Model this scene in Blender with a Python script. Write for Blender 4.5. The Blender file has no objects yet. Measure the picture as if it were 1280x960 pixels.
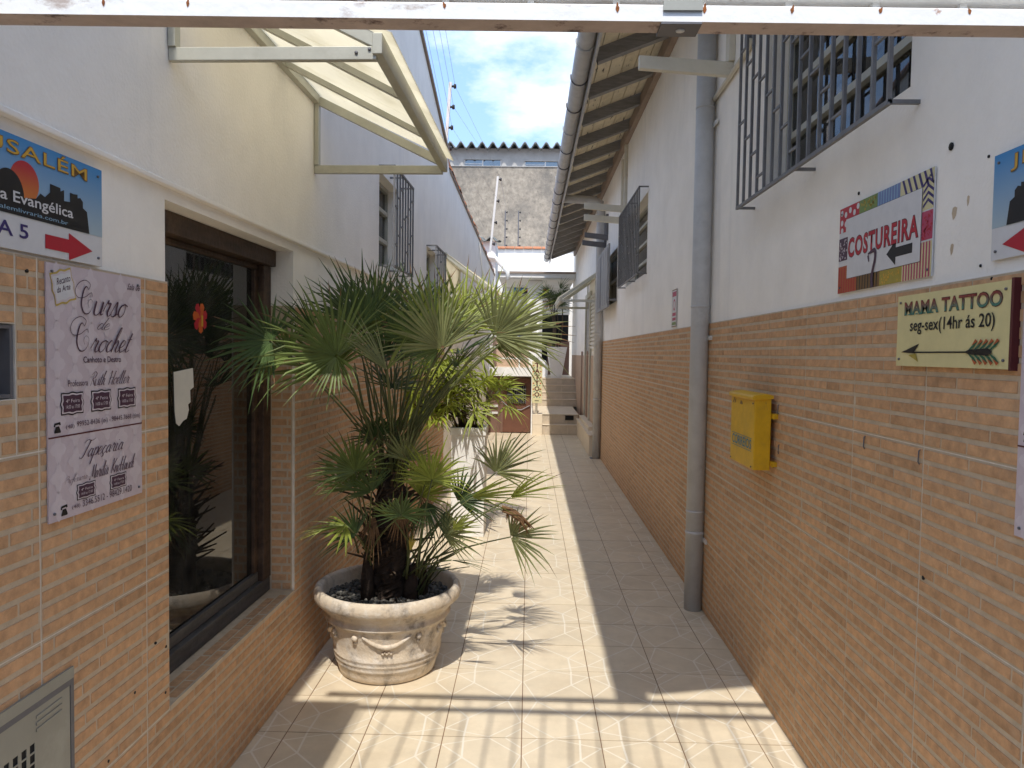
import bpy, bmesh, math, random
from mathutils import Vector, Matrix
random.seed(7)
R = math.radians
S = bpy.context.scene
COL = S.collection
# ------------------------------------------------------------------ camera
cam = bpy.data.cameras.new('camera')
cam.sensor_width = 36.0
cam.lens = 36.0 * 915 / 1280
cam.clip_start = 0.02
cam.clip_end = 3000
camo = bpy.data.objects.new('camera', cam)
COL.objects.link(camo)
_y, _p, _r = R(1.34), R(2.4), R(0.85)
_w = Vector((-math.sin(_y) * math.cos(_p), math.cos(_y) * math.cos(_p), -math.sin(_p)))
_r0 = Vector((math.cos(_y), math.sin(_y), 0))
_u0 = _r0.cross(_w)
_rt = _r0 * math.cos(_r) + _u0 * math.sin(_r)
_up = _u0 * math.cos(_r) - _r0 * math.sin(_r)
_m = Matrix((_rt, _up, -_w)).transposed().to_4x4()
_m.translation = Vector((0, 0, 1.6))
camo.matrix_world = _m
S.camera = camo
# ------------------------------------------------------------------ light
SUN = Vector((0.026, 0.60, -1.0)).normalized()          # the way the sunlight travels
SUN_EL = math.asin(-SUN.z)
W = bpy.data.worlds.new('World')
S.world = W
W.use_nodes = True
nt = W.node_tree
nt.nodes.clear()
N = nt.nodes.new
out = N('ShaderNodeOutputWorld')
bg = N('ShaderNodeBackground')
bg.inputs['Strength'].default_value = 0.15
sky = N('ShaderNodeTexSky')
sky.sky_type = 'NISHITA'
sky.sun_disc = False
sky.sun_elevation = SUN_EL
sky.sun_rotation = math.atan2(-SUN.x, -SUN.y)
sky.dust_density = 1.0
tc = N('ShaderNodeTexCoord')
mp = N('ShaderNodeMapping')
mp.inputs['Scale'].default_value = (1.0, 1.0, 2.2)
mp.inputs['Location'].default_value = (0.35, 0.1, 0.2)
ns = N('ShaderNodeTexNoise')
ns.inputs['Scale'].default_value = 2.6
ns.inputs['Detail'].default_value = 9
ns.inputs['Roughness'].default_value = 0.62
rp = N('ShaderNodeValToRGB')
rp.color_ramp.elements[0].position = 0.45
rp.color_ramp.elements[1].position = 0.66
mx = N('ShaderNodeMix')
mx.data_type = 'RGBA'
mx.inputs['B'].default_value = (5.0, 5.1, 5.3, 1)        # white cloud, in the units of the sky texture
lt = N('ShaderNodeMix')                                   # thin veil that turns the deep blue paler
lt.data_type = 'RGBA'
lt.inputs['Factor'].default_value = 0.62
lt.inputs['B'].default_value = (1.5, 2.5, 4.6, 1)
L = nt.links.new
L(tc.outputs['Generated'], mp.inputs['Vector'])
L(mp.outputs['Vector'], ns.inputs['Vector'])
L(ns.outputs['Fac'], rp.inputs['Fac'])
L(sky.outputs['Color'], lt.inputs['A'])
L(lt.outputs['Result'], mx.inputs['A'])
L(rp.outputs['Color'], mx.inputs['Factor'])
L(mx.outputs['Result'], bg.inputs['Color'])
L(bg.outputs['Background'], out.inputs['Surface'])
sl = bpy.data.lights.new('sun', 'SUN')
sl.energy = 2.05
sl.angle = R(0.53)
sl.color = (1.0, 0.95, 0.87)
so = bpy.data.objects.new('sun', sl)
COL.objects.link(so)
so.rotation_euler = SUN.to_track_quat('-Z', 'Y').to_euler()
S.view_settings.view_transform = 'Standard'
S.view_settings.look = 'None'
S.view_settings.gamma = 1.0
S.view_settings.exposure = 1.12
S.view_settings.use_curve_mapping = False
try:
    S.cycles.max_bounces = 12
    S.cycles.diffuse_bounces = 10
    S.cycles.transparent_max_bounces = 12
    S.cycles.sample_clamp_indirect = 6
except Exception:
    pass
# ------------------------------------------------------------------ materials
MATS = {}


def mat(name, col, rough=0.7, var=0.12, scale=6.0, bump=0.0, bscale=None, metal=0.0, spec=0.35,
        stain=None, stain_scale=2.0, stain_lo=0.55, stain_hi=0.75, tint=0.0, stretch=None, rand=0.0, transl=0.0, grime=None):
    """procedural material: base colour, fine noise variation, patchy stains of another colour, fine relief"""
    m = bpy.data.materials.new(name)
    m.use_nodes = True
    t = m.node_tree
    b = t.nodes['Principled BSDF']
    b.inputs['Roughness'].default_value = rough
    b.inputs['Metallic'].default_value = metal
    b.inputs['Specular IOR Level'].default_value = spec
    geo = t.nodes.new('ShaderNodeNewGeometry')
    vec = geo.outputs['Position']
    if stretch:
        mpn = t.nodes.new('ShaderNodeMapping')
        mpn.inputs['Scale'].default_value = stretch
        t.links.new(vec, mpn.inputs['Vector'])
        vec = mpn.outputs['Vector']
    n = t.nodes.new('ShaderNodeTexNoise')
    n.inputs['Scale'].default_value = scale
    n.inputs['Detail'].default_value = 6
    n.inputs['Roughness'].default_value = 0.65
    t.links.new(vec, n.inputs['Vector'])
    mr = t.nodes.new('ShaderNodeMapRange')
    mr.inputs['From Min'].default_value = 0.3
    mr.inputs['From Max'].default_value = 0.7
    mr.inputs['To Min'].default_value = 1 - var
    mr.inputs['To Max'].default_value = 1 + var
    t.links.new(n.outputs['Fac'], mr.inputs['Value'])
    val = mr.outputs['Result']
    if tint:
        at = t.nodes.new('ShaderNodeAttribute')
        at.attribute_name = 'tint'
        ma = t.nodes.new('ShaderNodeMath')
        ma.operation = 'MULTIPLY_ADD'
        ma.inputs[1].default_value = tint
        t.links.new(at.outputs['Fac'], ma.inputs[0])
        t.links.new(val, ma.inputs[2])
        val = ma.outputs[0]
    if rand:
        oi = t.nodes.new('ShaderNodeObjectInfo')
        ma = t.nodes.new('ShaderNodeMath')
        ma.operation = 'MULTIPLY_ADD'
        ma.inputs[1].default_value = rand
        t.links.new(oi.outputs['Random'], ma.inputs[0])
        t.links.new(val, ma.inputs[2])
        val = ma.outputs[0]
    vm = t.nodes.new('ShaderNodeVectorMath')
    vm.operation = 'SCALE'
    vm.inputs[0].default_value = col
    t.links.new(val, vm.inputs['Scale'])
    cur = vm.outputs['Vector']
    for st, ssc, lo, hi, strx in ([(stain, stain_scale, stain_lo, stain_hi, None)] if stain else []) + ([grime] if grime else []):
        n2 = t.nodes.new('ShaderNodeTexNoise')
        n2.inputs['Scale'].default_value = ssc
        n2.inputs['Detail'].default_value = 8
        n2.inputs['Roughness'].default_value = 0.7
        if strx:
            mp2 = t.nodes.new('ShaderNodeMapping')
            mp2.inputs['Scale'].default_value = strx
            t.links.new(geo.outputs['Position'], mp2.inputs['Vector'])
            t.links.new(mp2.outputs['Vector'], n2.inputs['Vector'])
        else:
            t.links.new(geo.outputs['Position'], n2.inputs['Vector'])
        r2 = t.nodes.new('ShaderNodeMapRange')
        r2.inputs['From Min'].default_value = lo
        r2.inputs['From Max'].default_value = hi
        t.links.new(n2.outputs['Fac'], r2.inputs['Value'])
        mi = t.nodes.new('ShaderNodeMix')
        mi.data_type = 'RGBA'
        mi.inputs['B'].default_value = (*st, 1)
        t.links.new(r2.outputs['Result'], mi.inputs['Factor'])
        t.links.new(cur, mi.inputs['A'])
        cur = mi.outputs['Result']
    t.links.new(cur, b.inputs['Base Color'])
    if bump:
        n3 = t.nodes.new('ShaderNodeTexNoise')
        n3.inputs['Scale'].default_value = bscale or scale * 6
        n3.inputs['Detail'].default_value = 5
        t.links.new(geo.outputs['Position'], n3.inputs['Vector'])
        bp = t.nodes.new('ShaderNodeBump')
        bp.inputs['Strength'].default_value = bump
        bp.inputs['Distance'].default_value = 0.01
        t.links.new(n3.outputs['Fac'], bp.inputs['Height'])
        t.links.new(bp.outputs['Normal'], b.inputs['Normal'])
    if transl:
        o = t.nodes['Material Output']
        tr = t.nodes.new('ShaderNodeBsdfTranslucent')
        t.links.new(cur, tr.inputs['Color'])
        ms = t.nodes.new('ShaderNodeMixShader')
        ms.inputs[0].default_value = transl
        t.links.new(b.outputs[0], ms.inputs[1])
        t.links.new(tr.outputs[0], ms.inputs[2])
        t.links.new(ms.outputs[0], o.inputs['Surface'])
    MATS[name] = m
    return m


mat('white_plaster', (.875, .845, .79), .9, .06, 3, .25, 90, stain=(.77, .765, .75), stain_scale=1.1, stain_lo=.58, stain_hi=.95,
    grime=((.66, .655, .635), 3.0, .56, .95, (1.0, 1.0, .10)))
mat('white_trim', (.78, .77, .74), .8, .06, 5, .15, 60)
mat('brick_glaze', (.53, .315, .17), .72, .24, 30, .12, 160, tint=.30, spec=.2, stain=(.50, .355, .235), stain_scale=9, stain_lo=.52, stain_hi=.85)
mat('mortar_tile', (.52, .42, .30), .75, .14, 22, .15, 180)
mat('grout', (.72, .67, .59), .85, .2, 14)
mat('floor_tile', (.60, .51, .37), .38, .10, 6, .03, 60, rand=.10, spec=.4, stain=(.52, .42, .29), stain_scale=4, stain_lo=.48, stain_hi=.85, grime=((.40, .33, .24), 13, .66, .80, None))
mat('floor_print', (.71, .65, .54), .38, .05, 12)
mat('floor_grout', (.22, .14, .085), .9, .3, 9)
mat('asphalt', (.05, .05, .052), .9, .2, 20, .3, 120)
mat('pvc_grey', (.50, .505, .51), .55, .10, 9, .1, 60, stain=(.27, .27, .27), stain_scale=5, stain_lo=.6, stain_hi=.9, grime=((.45, .44, .41), 6, .6, .9, (1, 1, .1)))
mat('gutter_grey', (.42, .42, .42), .5, .10, 9, stain=(.26, .25, .24), stain_scale=4, stain_lo=.55, stain_hi=.8)
mat('dark_metal', (.13, .13, .14), .5, .12, 20)
mat('bar_grey', (.16, .16, .165), .55, .15, 20)
mat('rafter_wood', (.24, .235, .235), .85, .25, 8, .3, 50, stretch=(1, 8, 8))
mat('soffit_board', (.66, .59, .44), .85, .14, 7, .2, 60, stain=(.50, .42, .27), stain_scale=4, stain_lo=.5, stain_hi=.8, grime=((.03, .027, .022), 11, .59, .64, (2.6, .30, 1)))
mat('eave_brown', (.26, .20, .16), .7, .12, 6)
mat('timber_dark', (.050, .030, .020), .55, .45, 6, .3, 40, stretch=(6, .8, 6), stain=(.135, .085, .052), stain_scale=7, stain_lo=.5, stain_hi=.8)
mat('timber_grey', (.075, .07, .066), .7, .3, 8, .3, 40, stretch=(6, .8, 6))
mat('rail_white', (.84, .83, .80), .45, .04, 12, .1, 60, stain=(.36, .13, .04), stain_scale=22, stain_lo=.655, stain_hi=.73, grime=((.46, .38, .33), 9, .555, .625, (.5, 1, 1)))
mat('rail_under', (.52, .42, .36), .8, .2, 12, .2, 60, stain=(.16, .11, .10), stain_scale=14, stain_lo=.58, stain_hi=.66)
mat('rust', (.25, .085, .025), .9, .4, 40, .3, 120)
mat('alu_cream', (.47, .465, .40), .45, .10, 8, metal=.25, stain=(.36, .34, .28), stain_scale=7, stain_lo=.55, stain_hi=.8)
mat('alu_white', (.74, .74, .70), .4, .05, 8)
mat('canopy_sheet', (.90, .86, .74), .5, .05, 3, transl=.82, stain=(.62, .57, .42), stain_scale=1.8, stain_lo=.5, stain_hi=.9)
mat('wood_white', (.62, .59, .50), .7, .08, 7, .2, 40, stain=(.42, .33, .22), stain_scale=6, stain_lo=.6, stain_hi=.8)
mat('terracotta', (.42, .17, .085), .85, .3, 9, .2, 60, rand=.1, stain=(.30, .24, .19), stain_scale=14, stain_lo=.5, stain_hi=.75)
mat('pot_stone', (.60, .505, .385), .8, .16, 10, .35, 70, stain=(.20, .175, .15), stain_scale=7, stain_lo=.50, stain_hi=.68, grime=((.70, .65, .58), 13, .48, .72, None))
mat('pebble', (.085, .08, .07), .8, .25, 30, .2, 90, tint=.55)
mat('soil', (.03, .024, .018), .95, .3, 30, .5, 80)
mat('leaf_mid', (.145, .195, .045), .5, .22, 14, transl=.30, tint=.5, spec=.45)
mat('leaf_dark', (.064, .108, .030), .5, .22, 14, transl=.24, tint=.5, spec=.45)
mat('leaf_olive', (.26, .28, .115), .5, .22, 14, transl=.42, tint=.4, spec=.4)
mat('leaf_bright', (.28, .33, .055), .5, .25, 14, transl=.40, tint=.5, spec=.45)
mat('leaf_lady', (.27, .31, .035), .5, .25, 14, transl=.42, tint=.5, spec=.4)
mat('leaf_dry', (.17, .095, .045), .8, .3, 20)
mat('petiole', (.115, .130, .050), .55, .2, 20, tint=.3)
mat('trunk_fibre', (.040, .027, .019), .95, .5, 30, .8, 90, stretch=(1, 1, .3))
mat('stub', (.075, .052, .034), .9, .3, 20)
mat('box_yellow', (.62, .37, .012), .5, .12, 14, .1, 60, spec=.4, stain=(.48, .30, .03), stain_scale=13, stain_lo=.52, stain_hi=.75, grime=((.28, .17, .04), 24, .66, .74, (1, 1, .4)))
mat('sheet_metal', (.31, .31, .27), .5, .08, 5, metal=.25, stain=(.40, .40, .36), stain_scale=5, stain_lo=.5, stain_hi=.8)
mat('rough_render', (.33, .29, .235), .95, .35, 6, 1.0, 16, stain=(.15, .14, .125), stain_scale=.8, stain_lo=.46, stain_hi=.72, grime=((.15, .13, .11), 9, .56, .70, None))
mat('concrete', (.42, .41, .39), .9, .12, 4, .2, 30)
mat('fibre_cement', (.17, .18, .17), .9, .25, 6, .2, 40)
mat('brown_paint', (.135, .058, .036), .6, .12, 5)
mat('brown_wall', (.19, .11, .08), .8, .10, 4)
mat('tile_beige', (.66, .565, .43), .45, .08, 7, rand=.08)
mat('riser_tile', (.50, .42, .32), .5, .12, 7, rand=.12)
mat('dado_tile', (.46, .33, .24), .6, .10, 9)
mat('dado_brown', (.22, .125, .085), .6, .2, 12)
mat('dark_void', (.018, .018, .018), .9, .1, 5)
mat('curtain', (.13, .13, .135), .9, .15, 4)
mat('shutter_grey', (.24, .245, .255), .5, .06, 9)
mat('wire', (.30, .30, .32), .6, .05, 5)
mat('insulator', (.035, .035, .035), .5, .1, 5)
mat('galv', (.62, .62, .60), .45, .06, 10)
mat('cable_white', (.75, .74, .70), .6, .05, 5)
mat('paper', (.62, .62, .57), .8, .08, 9)
for nm, c in dict(p_white=(.62, .62, .63), p_blue=(.030, .235, .52), p_sky=(.26, .42, .56), p_sky2=(.12, .34, .56), p_red=(.42, .020, .035), p_orange=(.52, .11, .025),
                  p_yellow=(.58, .34, .045), p_black=(.014, .013, .014), p_indigo=(.045, .030, .14), p_brown=(.19, .105, .035),
                  p_cream=(.66, .59, .30), p_cream2=(.47, .36, .11), p_maroon=(.095, .02, .022), p_teal=(.045, .19, .155), p_green=(.17, .25, .07),
                  p_darkgreen=(.03, .12, .07), p_lilac=(.55, .475, .51), p_lilac2=(.60, .535, .565), p_plum=(.075, .035, .06), p_gold=(.50, .37, .10),
                  p_stripe=(.15, .21, .42), p_pink=(.42, .06, .12), p_rust=(.40, .10, .035), p_olive=(.36, .29, .05), p_grey=(.24, .24, .25), p_cyan=(.10, .42, .55),
                  p_paleyel=(.62, .57, .33), p_postblue=(.05, .19, .26), p_signblue=(.03, .06, .32)).items():
    mat(nm, c, .5, .05, 25, spec=.3)


def mat_glass(name, col, ior=1.5, mixv=0.0):
    m = bpy.data.materials.new(name)
    m.use_nodes = True
    t = m.node_tree
    t.nodes.clear()
    o = t.nodes.new('ShaderNodeOutputMaterial')
    g = t.nodes.new('ShaderNodeBsdfGlossy')
    g.inputs['Roughness'].default_value = .02
    df = t.nodes.new('ShaderNodeBsdfDiffuse')
    df.inputs['Color'].default_value = (.5, .5, .47, 1)
    nz = t.nodes.new('ShaderNodeTexNoise')
    nz.inputs['Scale'].default_value = 9
    nz.inputs['Detail'].default_value = 8
    gn = t.nodes.new('ShaderNodeNewGeometry')
    t.links.new(gn.outputs['Position'], nz.inputs['Vector'])
    nr_ = t.nodes.new('ShaderNodeMapRange')
    nr_.inputs['From Min'].default_value = .35
    nr_.inputs['From Max'].default_value = .8
    nr_.inputs['To Min'].default_value = .01
    nr_.inputs['To Max'].default_value = .07
    t.links.new(nz.outputs['Fac'], nr_.inputs['Value'])
    tr = t.nodes.new('ShaderNodeBsdfTransparent')
    tr.inputs['Color'].default_value = (*col, 1)
    f = t.nodes.new('ShaderNodeFresnel')
    f.inputs['IOR'].default_value = ior
    ms = t.nodes.new('ShaderNodeMixShader')
    t.links.new(f.outputs[0], ms.inputs[0])
    t.links.new(tr.outputs[0], ms.inputs[1])
    t.links.new(g.outputs[0], ms.inputs[2])
    m2 = t.nodes.new('ShaderNodeMixShader')          # a film of dust
    t.links.new(nr_.outputs['Result'], m2.inputs[0])
    t.links.new(ms.outputs[0], m2.inputs[1])
    t.links.new(df.outputs[0], m2.inputs[2])
    t.links.new(m2.outputs[0], o.inputs['Surface'])
    MATS[name] = m


mat_glass('shop_glass', (.34, .36, .34), 1.85)
mat_glass('window_glass', (.5, .52, .52), 1.5)


def mat_gradz(name, c0, c1, z0, z1, axis=2):
    """flat print that runs from one ink to another (local coordinates of the lettering)"""
    m = bpy.data.materials.new(name)
    m.use_nodes = True
    t = m.node_tree
    b = t.nodes['Principled BSDF']
    b.inputs['Roughness'].default_value = .5
    tcn = t.nodes.new('ShaderNodeTexCoord')
    sx = t.nodes.new('ShaderNodeSeparateXYZ')
    mr = t.nodes.new('ShaderNodeMapRange')
    mr.inputs['From Min'].default_value = z0
    mr.inputs['From Max'].default_value = z1
    mi = t.nodes.new('ShaderNodeMix')
    mi.data_type = 'RGBA'
    mi.inputs['A'].default_value = (*c0, 1)
    mi.inputs['B'].default_value = (*c1, 1)
    t.links.new(tcn.outputs['Object'], sx.inputs[0])
    t.links.new(sx.outputs[axis], mr.inputs['Value'])
    t.links.new(mr.outputs['Result'], mi.inputs['Factor'])
    t.links.new(mi.outputs['Result'], b.inputs['Base Color'])
    MATS[name] = m


mat_gradz('ink_tattoo', (.05, .20, .15), (.22, .03, .02), .150, .182, 1)
mat_gradz('ink_sky', (.36, .46, .52), (.025, .22, .52), .08, .25, 1)
mat_gradz('ink_sun', (.55, .16, .03), (.42, .015, .03), .13, .19, 1)


# ------------------------------------------------------------------ mesh helpers
class MB:
    def __init__(s):
        s.v, s.f, s.m, s.t, s.mats, s.sm = [], [], [], [], [], []

    def mi(s, name):
        if name not in s.mats:
            s.mats.append(name)
        return s.mats.index(name)

    def add(s, vs, fs, m, tint=0.0, smooth=False):
        o = len(s.v)
        s.v += [tuple(v) for v in vs]
        k = s.mi(m)
        for f in fs:
            s.f.append(tuple(i + o for i in f))
            s.m.append(k)
            s.t.append(tint)
            s.sm.append(smooth)

    def box(s, x0, x1, y0, y1, z0, z1, m, tint=0.0, skip=''):
        v = [(x0, y0, z0), (x1, y0, z0), (x1, y1, z0), (x0, y1, z0), (x0, y0, z1), (x1, y0, z1), (x1, y1, z1), (x0, y1, z1)]
        fs = {'b': (3, 2, 1, 0), 't': (4, 5, 6, 7), 's': (0, 1, 5, 4), 'e': (1, 2, 6, 5), 'n': (2, 3, 7, 6), 'w': (3, 0, 4, 7)}
        s.add(v, [f for k, f in fs.items() if k not in skip], m, tint)

    def bar(s, p, q, w, h, m, up=(0, 0, 1), tint=0.0):
        p, q = Vector(p), Vector(q)
        d = (q - p).normalized()
        side = d.cross(Vector(up))
        if side.length < 1e-4:
            side = d.cross(Vector((0, 1, 0)))
        side.normalize()
        u = side.cross(d)
        a, b = side * w / 2, u * h / 2
        v = [p - a - b, p + a - b, p + a + b, p - a + b, q - a - b, q + a - b, q + a + b, q - a + b]
        s.add(v, [(0, 1, 2, 3), (7, 6, 5, 4), (0, 4, 5, 1), (1, 5, 6, 2), (2, 6, 7, 3), (3, 7, 4, 0)], m, tint)

    def tube(s, pts, r, m, n=8, cap=True, tint=0.0):
        pts = [Vector(p) for p in pts]
        rr = r if isinstance(r, (list, tuple)) else [r] * len(pts)
        vs, fs = [], []
        prev = None
        for i, p in enumerate(pts):
            d = (pts[min(i + 1, len(pts) - 1)] - pts[max(i - 1, 0)]).normalized()
            a = prev if prev is not None else (Vector((0, 0, 1)) if abs(d.z) < .9 else Vector((1, 0, 0)))
            x = (a - d * a.dot(d))
            if x.length < 1e-5:
                x = d.orthogonal()
            x.normalize()
            prev = x
            y = d.cross(x)
            for k in range(n):
                an = 2 * math.pi * k / n
                vs.append(p + (x * math.cos(an) + y * math.sin(an)) * rr[i])
        for i in range(len(pts) - 1):
            for k in range(n):
                a, b = i * n + k, i * n + (k + 1) % n
                fs.append((a, b, b + n, a + n))
        if cap:
            fs.append(tuple(range(n - 1, -1, -1)))
            fs.append(tuple(range((len(pts) - 1) * n, len(pts) * n)))
        s.add(vs, fs, m, tint, True)

    def lathe(s, prof, c, m, n=48):
        vs, fs = [], []
        for r, z in prof:
            for k in range(n):
                a = 2 * math.pi * k / n
                vs.append((c[0] + r * math.cos(a), c[1] + r * math.sin(a), c[2] + z))
        for i in range(len(prof) - 1):
            for k in range(n):
                a, b = i * n + k, i * n + (k + 1) % n
                fs.append((a, b, b + n, a + n))
        s.add(vs, fs, m, 0, True)

    def prism(s, poly, o, u, v, d, m):
        """polygon (a,b) in the plane o + a*u + b*v, pushed along d"""
        o, u, v, d = Vector(o), Vector(u), Vector(v), Vector(d)
        a = [o + u * p[0] + v * p[1] for p in poly]
        b = [p + d for p in a]
        n = len(poly)
        fs = [tuple(range(n)), tuple(range(2 * n - 1, n - 1, -1))]
        fs += [(i, i + n, (i + 1) % n + n, (i + 1) % n) for i in range(n)]
        s.add(a + b, fs, m)

    def build(s, name, parent=None, kind=None, label=None, bevel=0, fixn=True):
        me = bpy.data.meshes.new(name)
        me.from_pydata(s.v, [], s.f)
        for k in s.mats:
            me.materials.append(MATS[k])
        me.polygons.foreach_set('material_index', s.m)
        me.polygons.foreach_set('use_smooth', s.sm)
        at = me.attributes.new('tint', 'FLOAT', 'FACE')
        at.data.foreach_set('value', s.t)
        if fixn:
            bm = bmesh.new()
            bm.from_mesh(me)
            bmesh.ops.recalc_face_normals(bm, faces=bm.faces)
            bm.to_mesh(me)
            bm.free()
        me.update()
        return link(me, name, parent, kind, label, bevel)


def link(me, name, parent=None, kind=None, label=None, bevel=0):
    o = bpy.data.objects.new(name, me)
    COL.objects.link(o)
    o.parent = parent
    if kind:
        o['kind'] = kind
    if label:
        o['label'] = label
    if bevel:
        b = o.modifiers.new('bevel', 'BEVEL')
        b.width = bevel
        b.segments = 2
        b.limit_method = 'ANGLE'
        b.angle_limit = R(50)
    return o


def tag(o, label, cat, group=None):
    o['label'] = label
    o['category'] = cat
    if group:
        o['group'] = group
    return o


def thing(name, label, cat, loc=(0, 0, 0), rz=0, group=None):
    o = bpy.data.objects.new(name, None)
    COL.objects.link(o)
    o.location = loc
    o.rotation_euler = (0, 0, rz)
    o.empty_display_size = .1
    return tag(o, label, cat, group)


def cells(a0, a1, b0, b1, holes):
    """split a rectangle round rectangular holes"""
    xs = sorted({a0, a1, *[min(max(h[i], a0), a1) for h in holes for i in (0, 1)]})
    zs = sorted({b0, b1, *[min(max(h[i], b0), b1) for h in holes for i in (2, 3)]})
    for i in range(len(xs) - 1):
        run = None
        for j in range(len(zs) - 1):
            cx, cz = (xs[i] + xs[i + 1]) / 2, (zs[j] + zs[j + 1]) / 2
            inside = any(h[0] < cx < h[1] and h[2] < cz < h[3] for h in holes)
            if not inside:
                run = [zs[j], zs[j + 1]] if run is None else [run[0], zs[j + 1]]
            if (inside or j == len(zs) - 2) and run:
                yield xs[i], xs[i + 1], run[0], run[1]
                run = None
# ------------------------------------------------------------------ ground and alley floor
g = MB()
g.box(-400, 400, -400, 600, -.06, -.02, 'asphalt')
g.build('ground', kind='structure')
TP = .328
fl = MB()
fl.box(-1.3, 1.3, .6, 14.62, -.019, -.0015, 'floor_grout')
floor_o = fl.build('alley_floor', kind='structure')


def tile_mesh(fx, fy):
    b = MB()
    h = TP / 2 - .0022
    b.box(-h, h, -h, h, -.012, 0, 'floor_tile', skip='b')
    segs = [((.2, 0), (0, .22)), ((.42, 0), (0, .41)), ((.42, 0), (1, .2)), ((0, .41), (.2, 1)), ((.2, 1), (.72, .48)),
            ((.72, .48), (.74, 0)), ((.72, .48), (1, .2)), ((.72, .48), (1, .86))]
    for k, (p, q) in enumerate(segs):
        pts = []
        for x, y in (p, q):
            x = 1 - x if fx else x
            y = 1 - y if fy else y
            pts.append(Vector(((x - .5) * 2 * h, (y - .5) * 2 * h)))
        d = (pts[1] - pts[0]).normalized()
        nn = Vector((-d.y, d.x)) * .0042
        z = .0004 + k * .00004
        cl = lambda w: (max(-h, min(h, w.x)), max(-h, min(h, w.y)), z)
        b.add([cl(pts[0] - nn), cl(pts[1] - nn), cl(pts[1] + nn), cl(pts[0] + nn)], [(0, 1, 2, 3)], 'floor_print')
    return b


tvar = {}
rest = MB()
for j in range(-6, 36):
    y = 2.984 + TP * (j + .5)
    for i in range(-4, 4):
        x = -.008 + TP * (i + .5)
        fx, fy = i % 2 != 0, j % 2 != 0
        if x - TP / 2 < (-1.19 + .024 * y) - .32 or x - TP / 2 > 1.12:
            continue
        if j < -1:
            b = tile_mesh(fx, fy)
            rest.add([(v[0] + x, v[1] + y, v[2]) for v in b.v], b.f, 'floor_tile')
            continue
        if (fx, fy) not in tvar:
            o = tile_mesh(fx, fy).build('floor_tile', floor_o, fixn=False)
            tvar[fx, fy] = o
        else:
            o = tvar[fx, fy].copy()
            COL.objects.link(o)
            o.parent = floor_o
        o.location = (x, y, random.uniform(-.0006, .0006))
        o.rotation_euler = (random.uniform(-.0012, .0012), random.uniform(-.0012, .0012), 0)
rest.build('floor_tile_field', floor_o, kind='stuff')


# ------------------------------------------------------------------ walls
class Wall:
    """a wall seen as (distance out of the wall, distance along the alley, height)"""

    def __init__(s, root, sg):
        s.o, s.sg = root, sg

    def P(s, x, y, z):
        return Vector((x, y * s.sg, z))

    def box(s, b, x0, x1, y0, y1, z0, z1, m, tint=0.0, skip=''):
        b.box(x0, x1, min(y0 * s.sg, y1 * s.sg), max(y0 * s.sg, y1 * s.sg), z0, z1, m, tint, skip)


TZ, TH = 1.806, .4515
BRK = {}


def bricks_of(seed):
    if seed in BRK:
        return BRK[seed]
    rnd = random.Random(seed * 13 + 5)
    outl = []
    n = 11
    ph = TH / n
    for r in range(n):
        x = -rnd.uniform(0, .16)
        while x < .46:
            ln = rnd.choice((.11, .20, .235, .24, .31, .36))
            outl.append((x, x + ln, r * ph + .0062, (r + 1) * ph - .0062, rnd.choice((-.45, -.2, 0, 0, 0, .12, .25))))
            x += ln + .0065
    BRK[seed] = outl
    return outl


def brick_geo(b, y0, y1, z0, z1, tint, base=.008):
    e = .0016
    x = base + .0022
    v = [(base - .001, y0, z0), (base - .001, y1, z0), (base - .001, y1, z1), (base - .001, y0, z1),
         (x, y0 + e, z0 + e), (x, y1 - e, z0 + e), (x, y1 - e, z1 - e), (x, y0 + e, z1 - e)]
    b.add(v, [(4, 5, 6, 7), (0, 1, 5, 4), (1, 2, 6, 5), (2, 3, 7, 6), (3, 0, 4, 7)], 'brick_glaze', tint)


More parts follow.
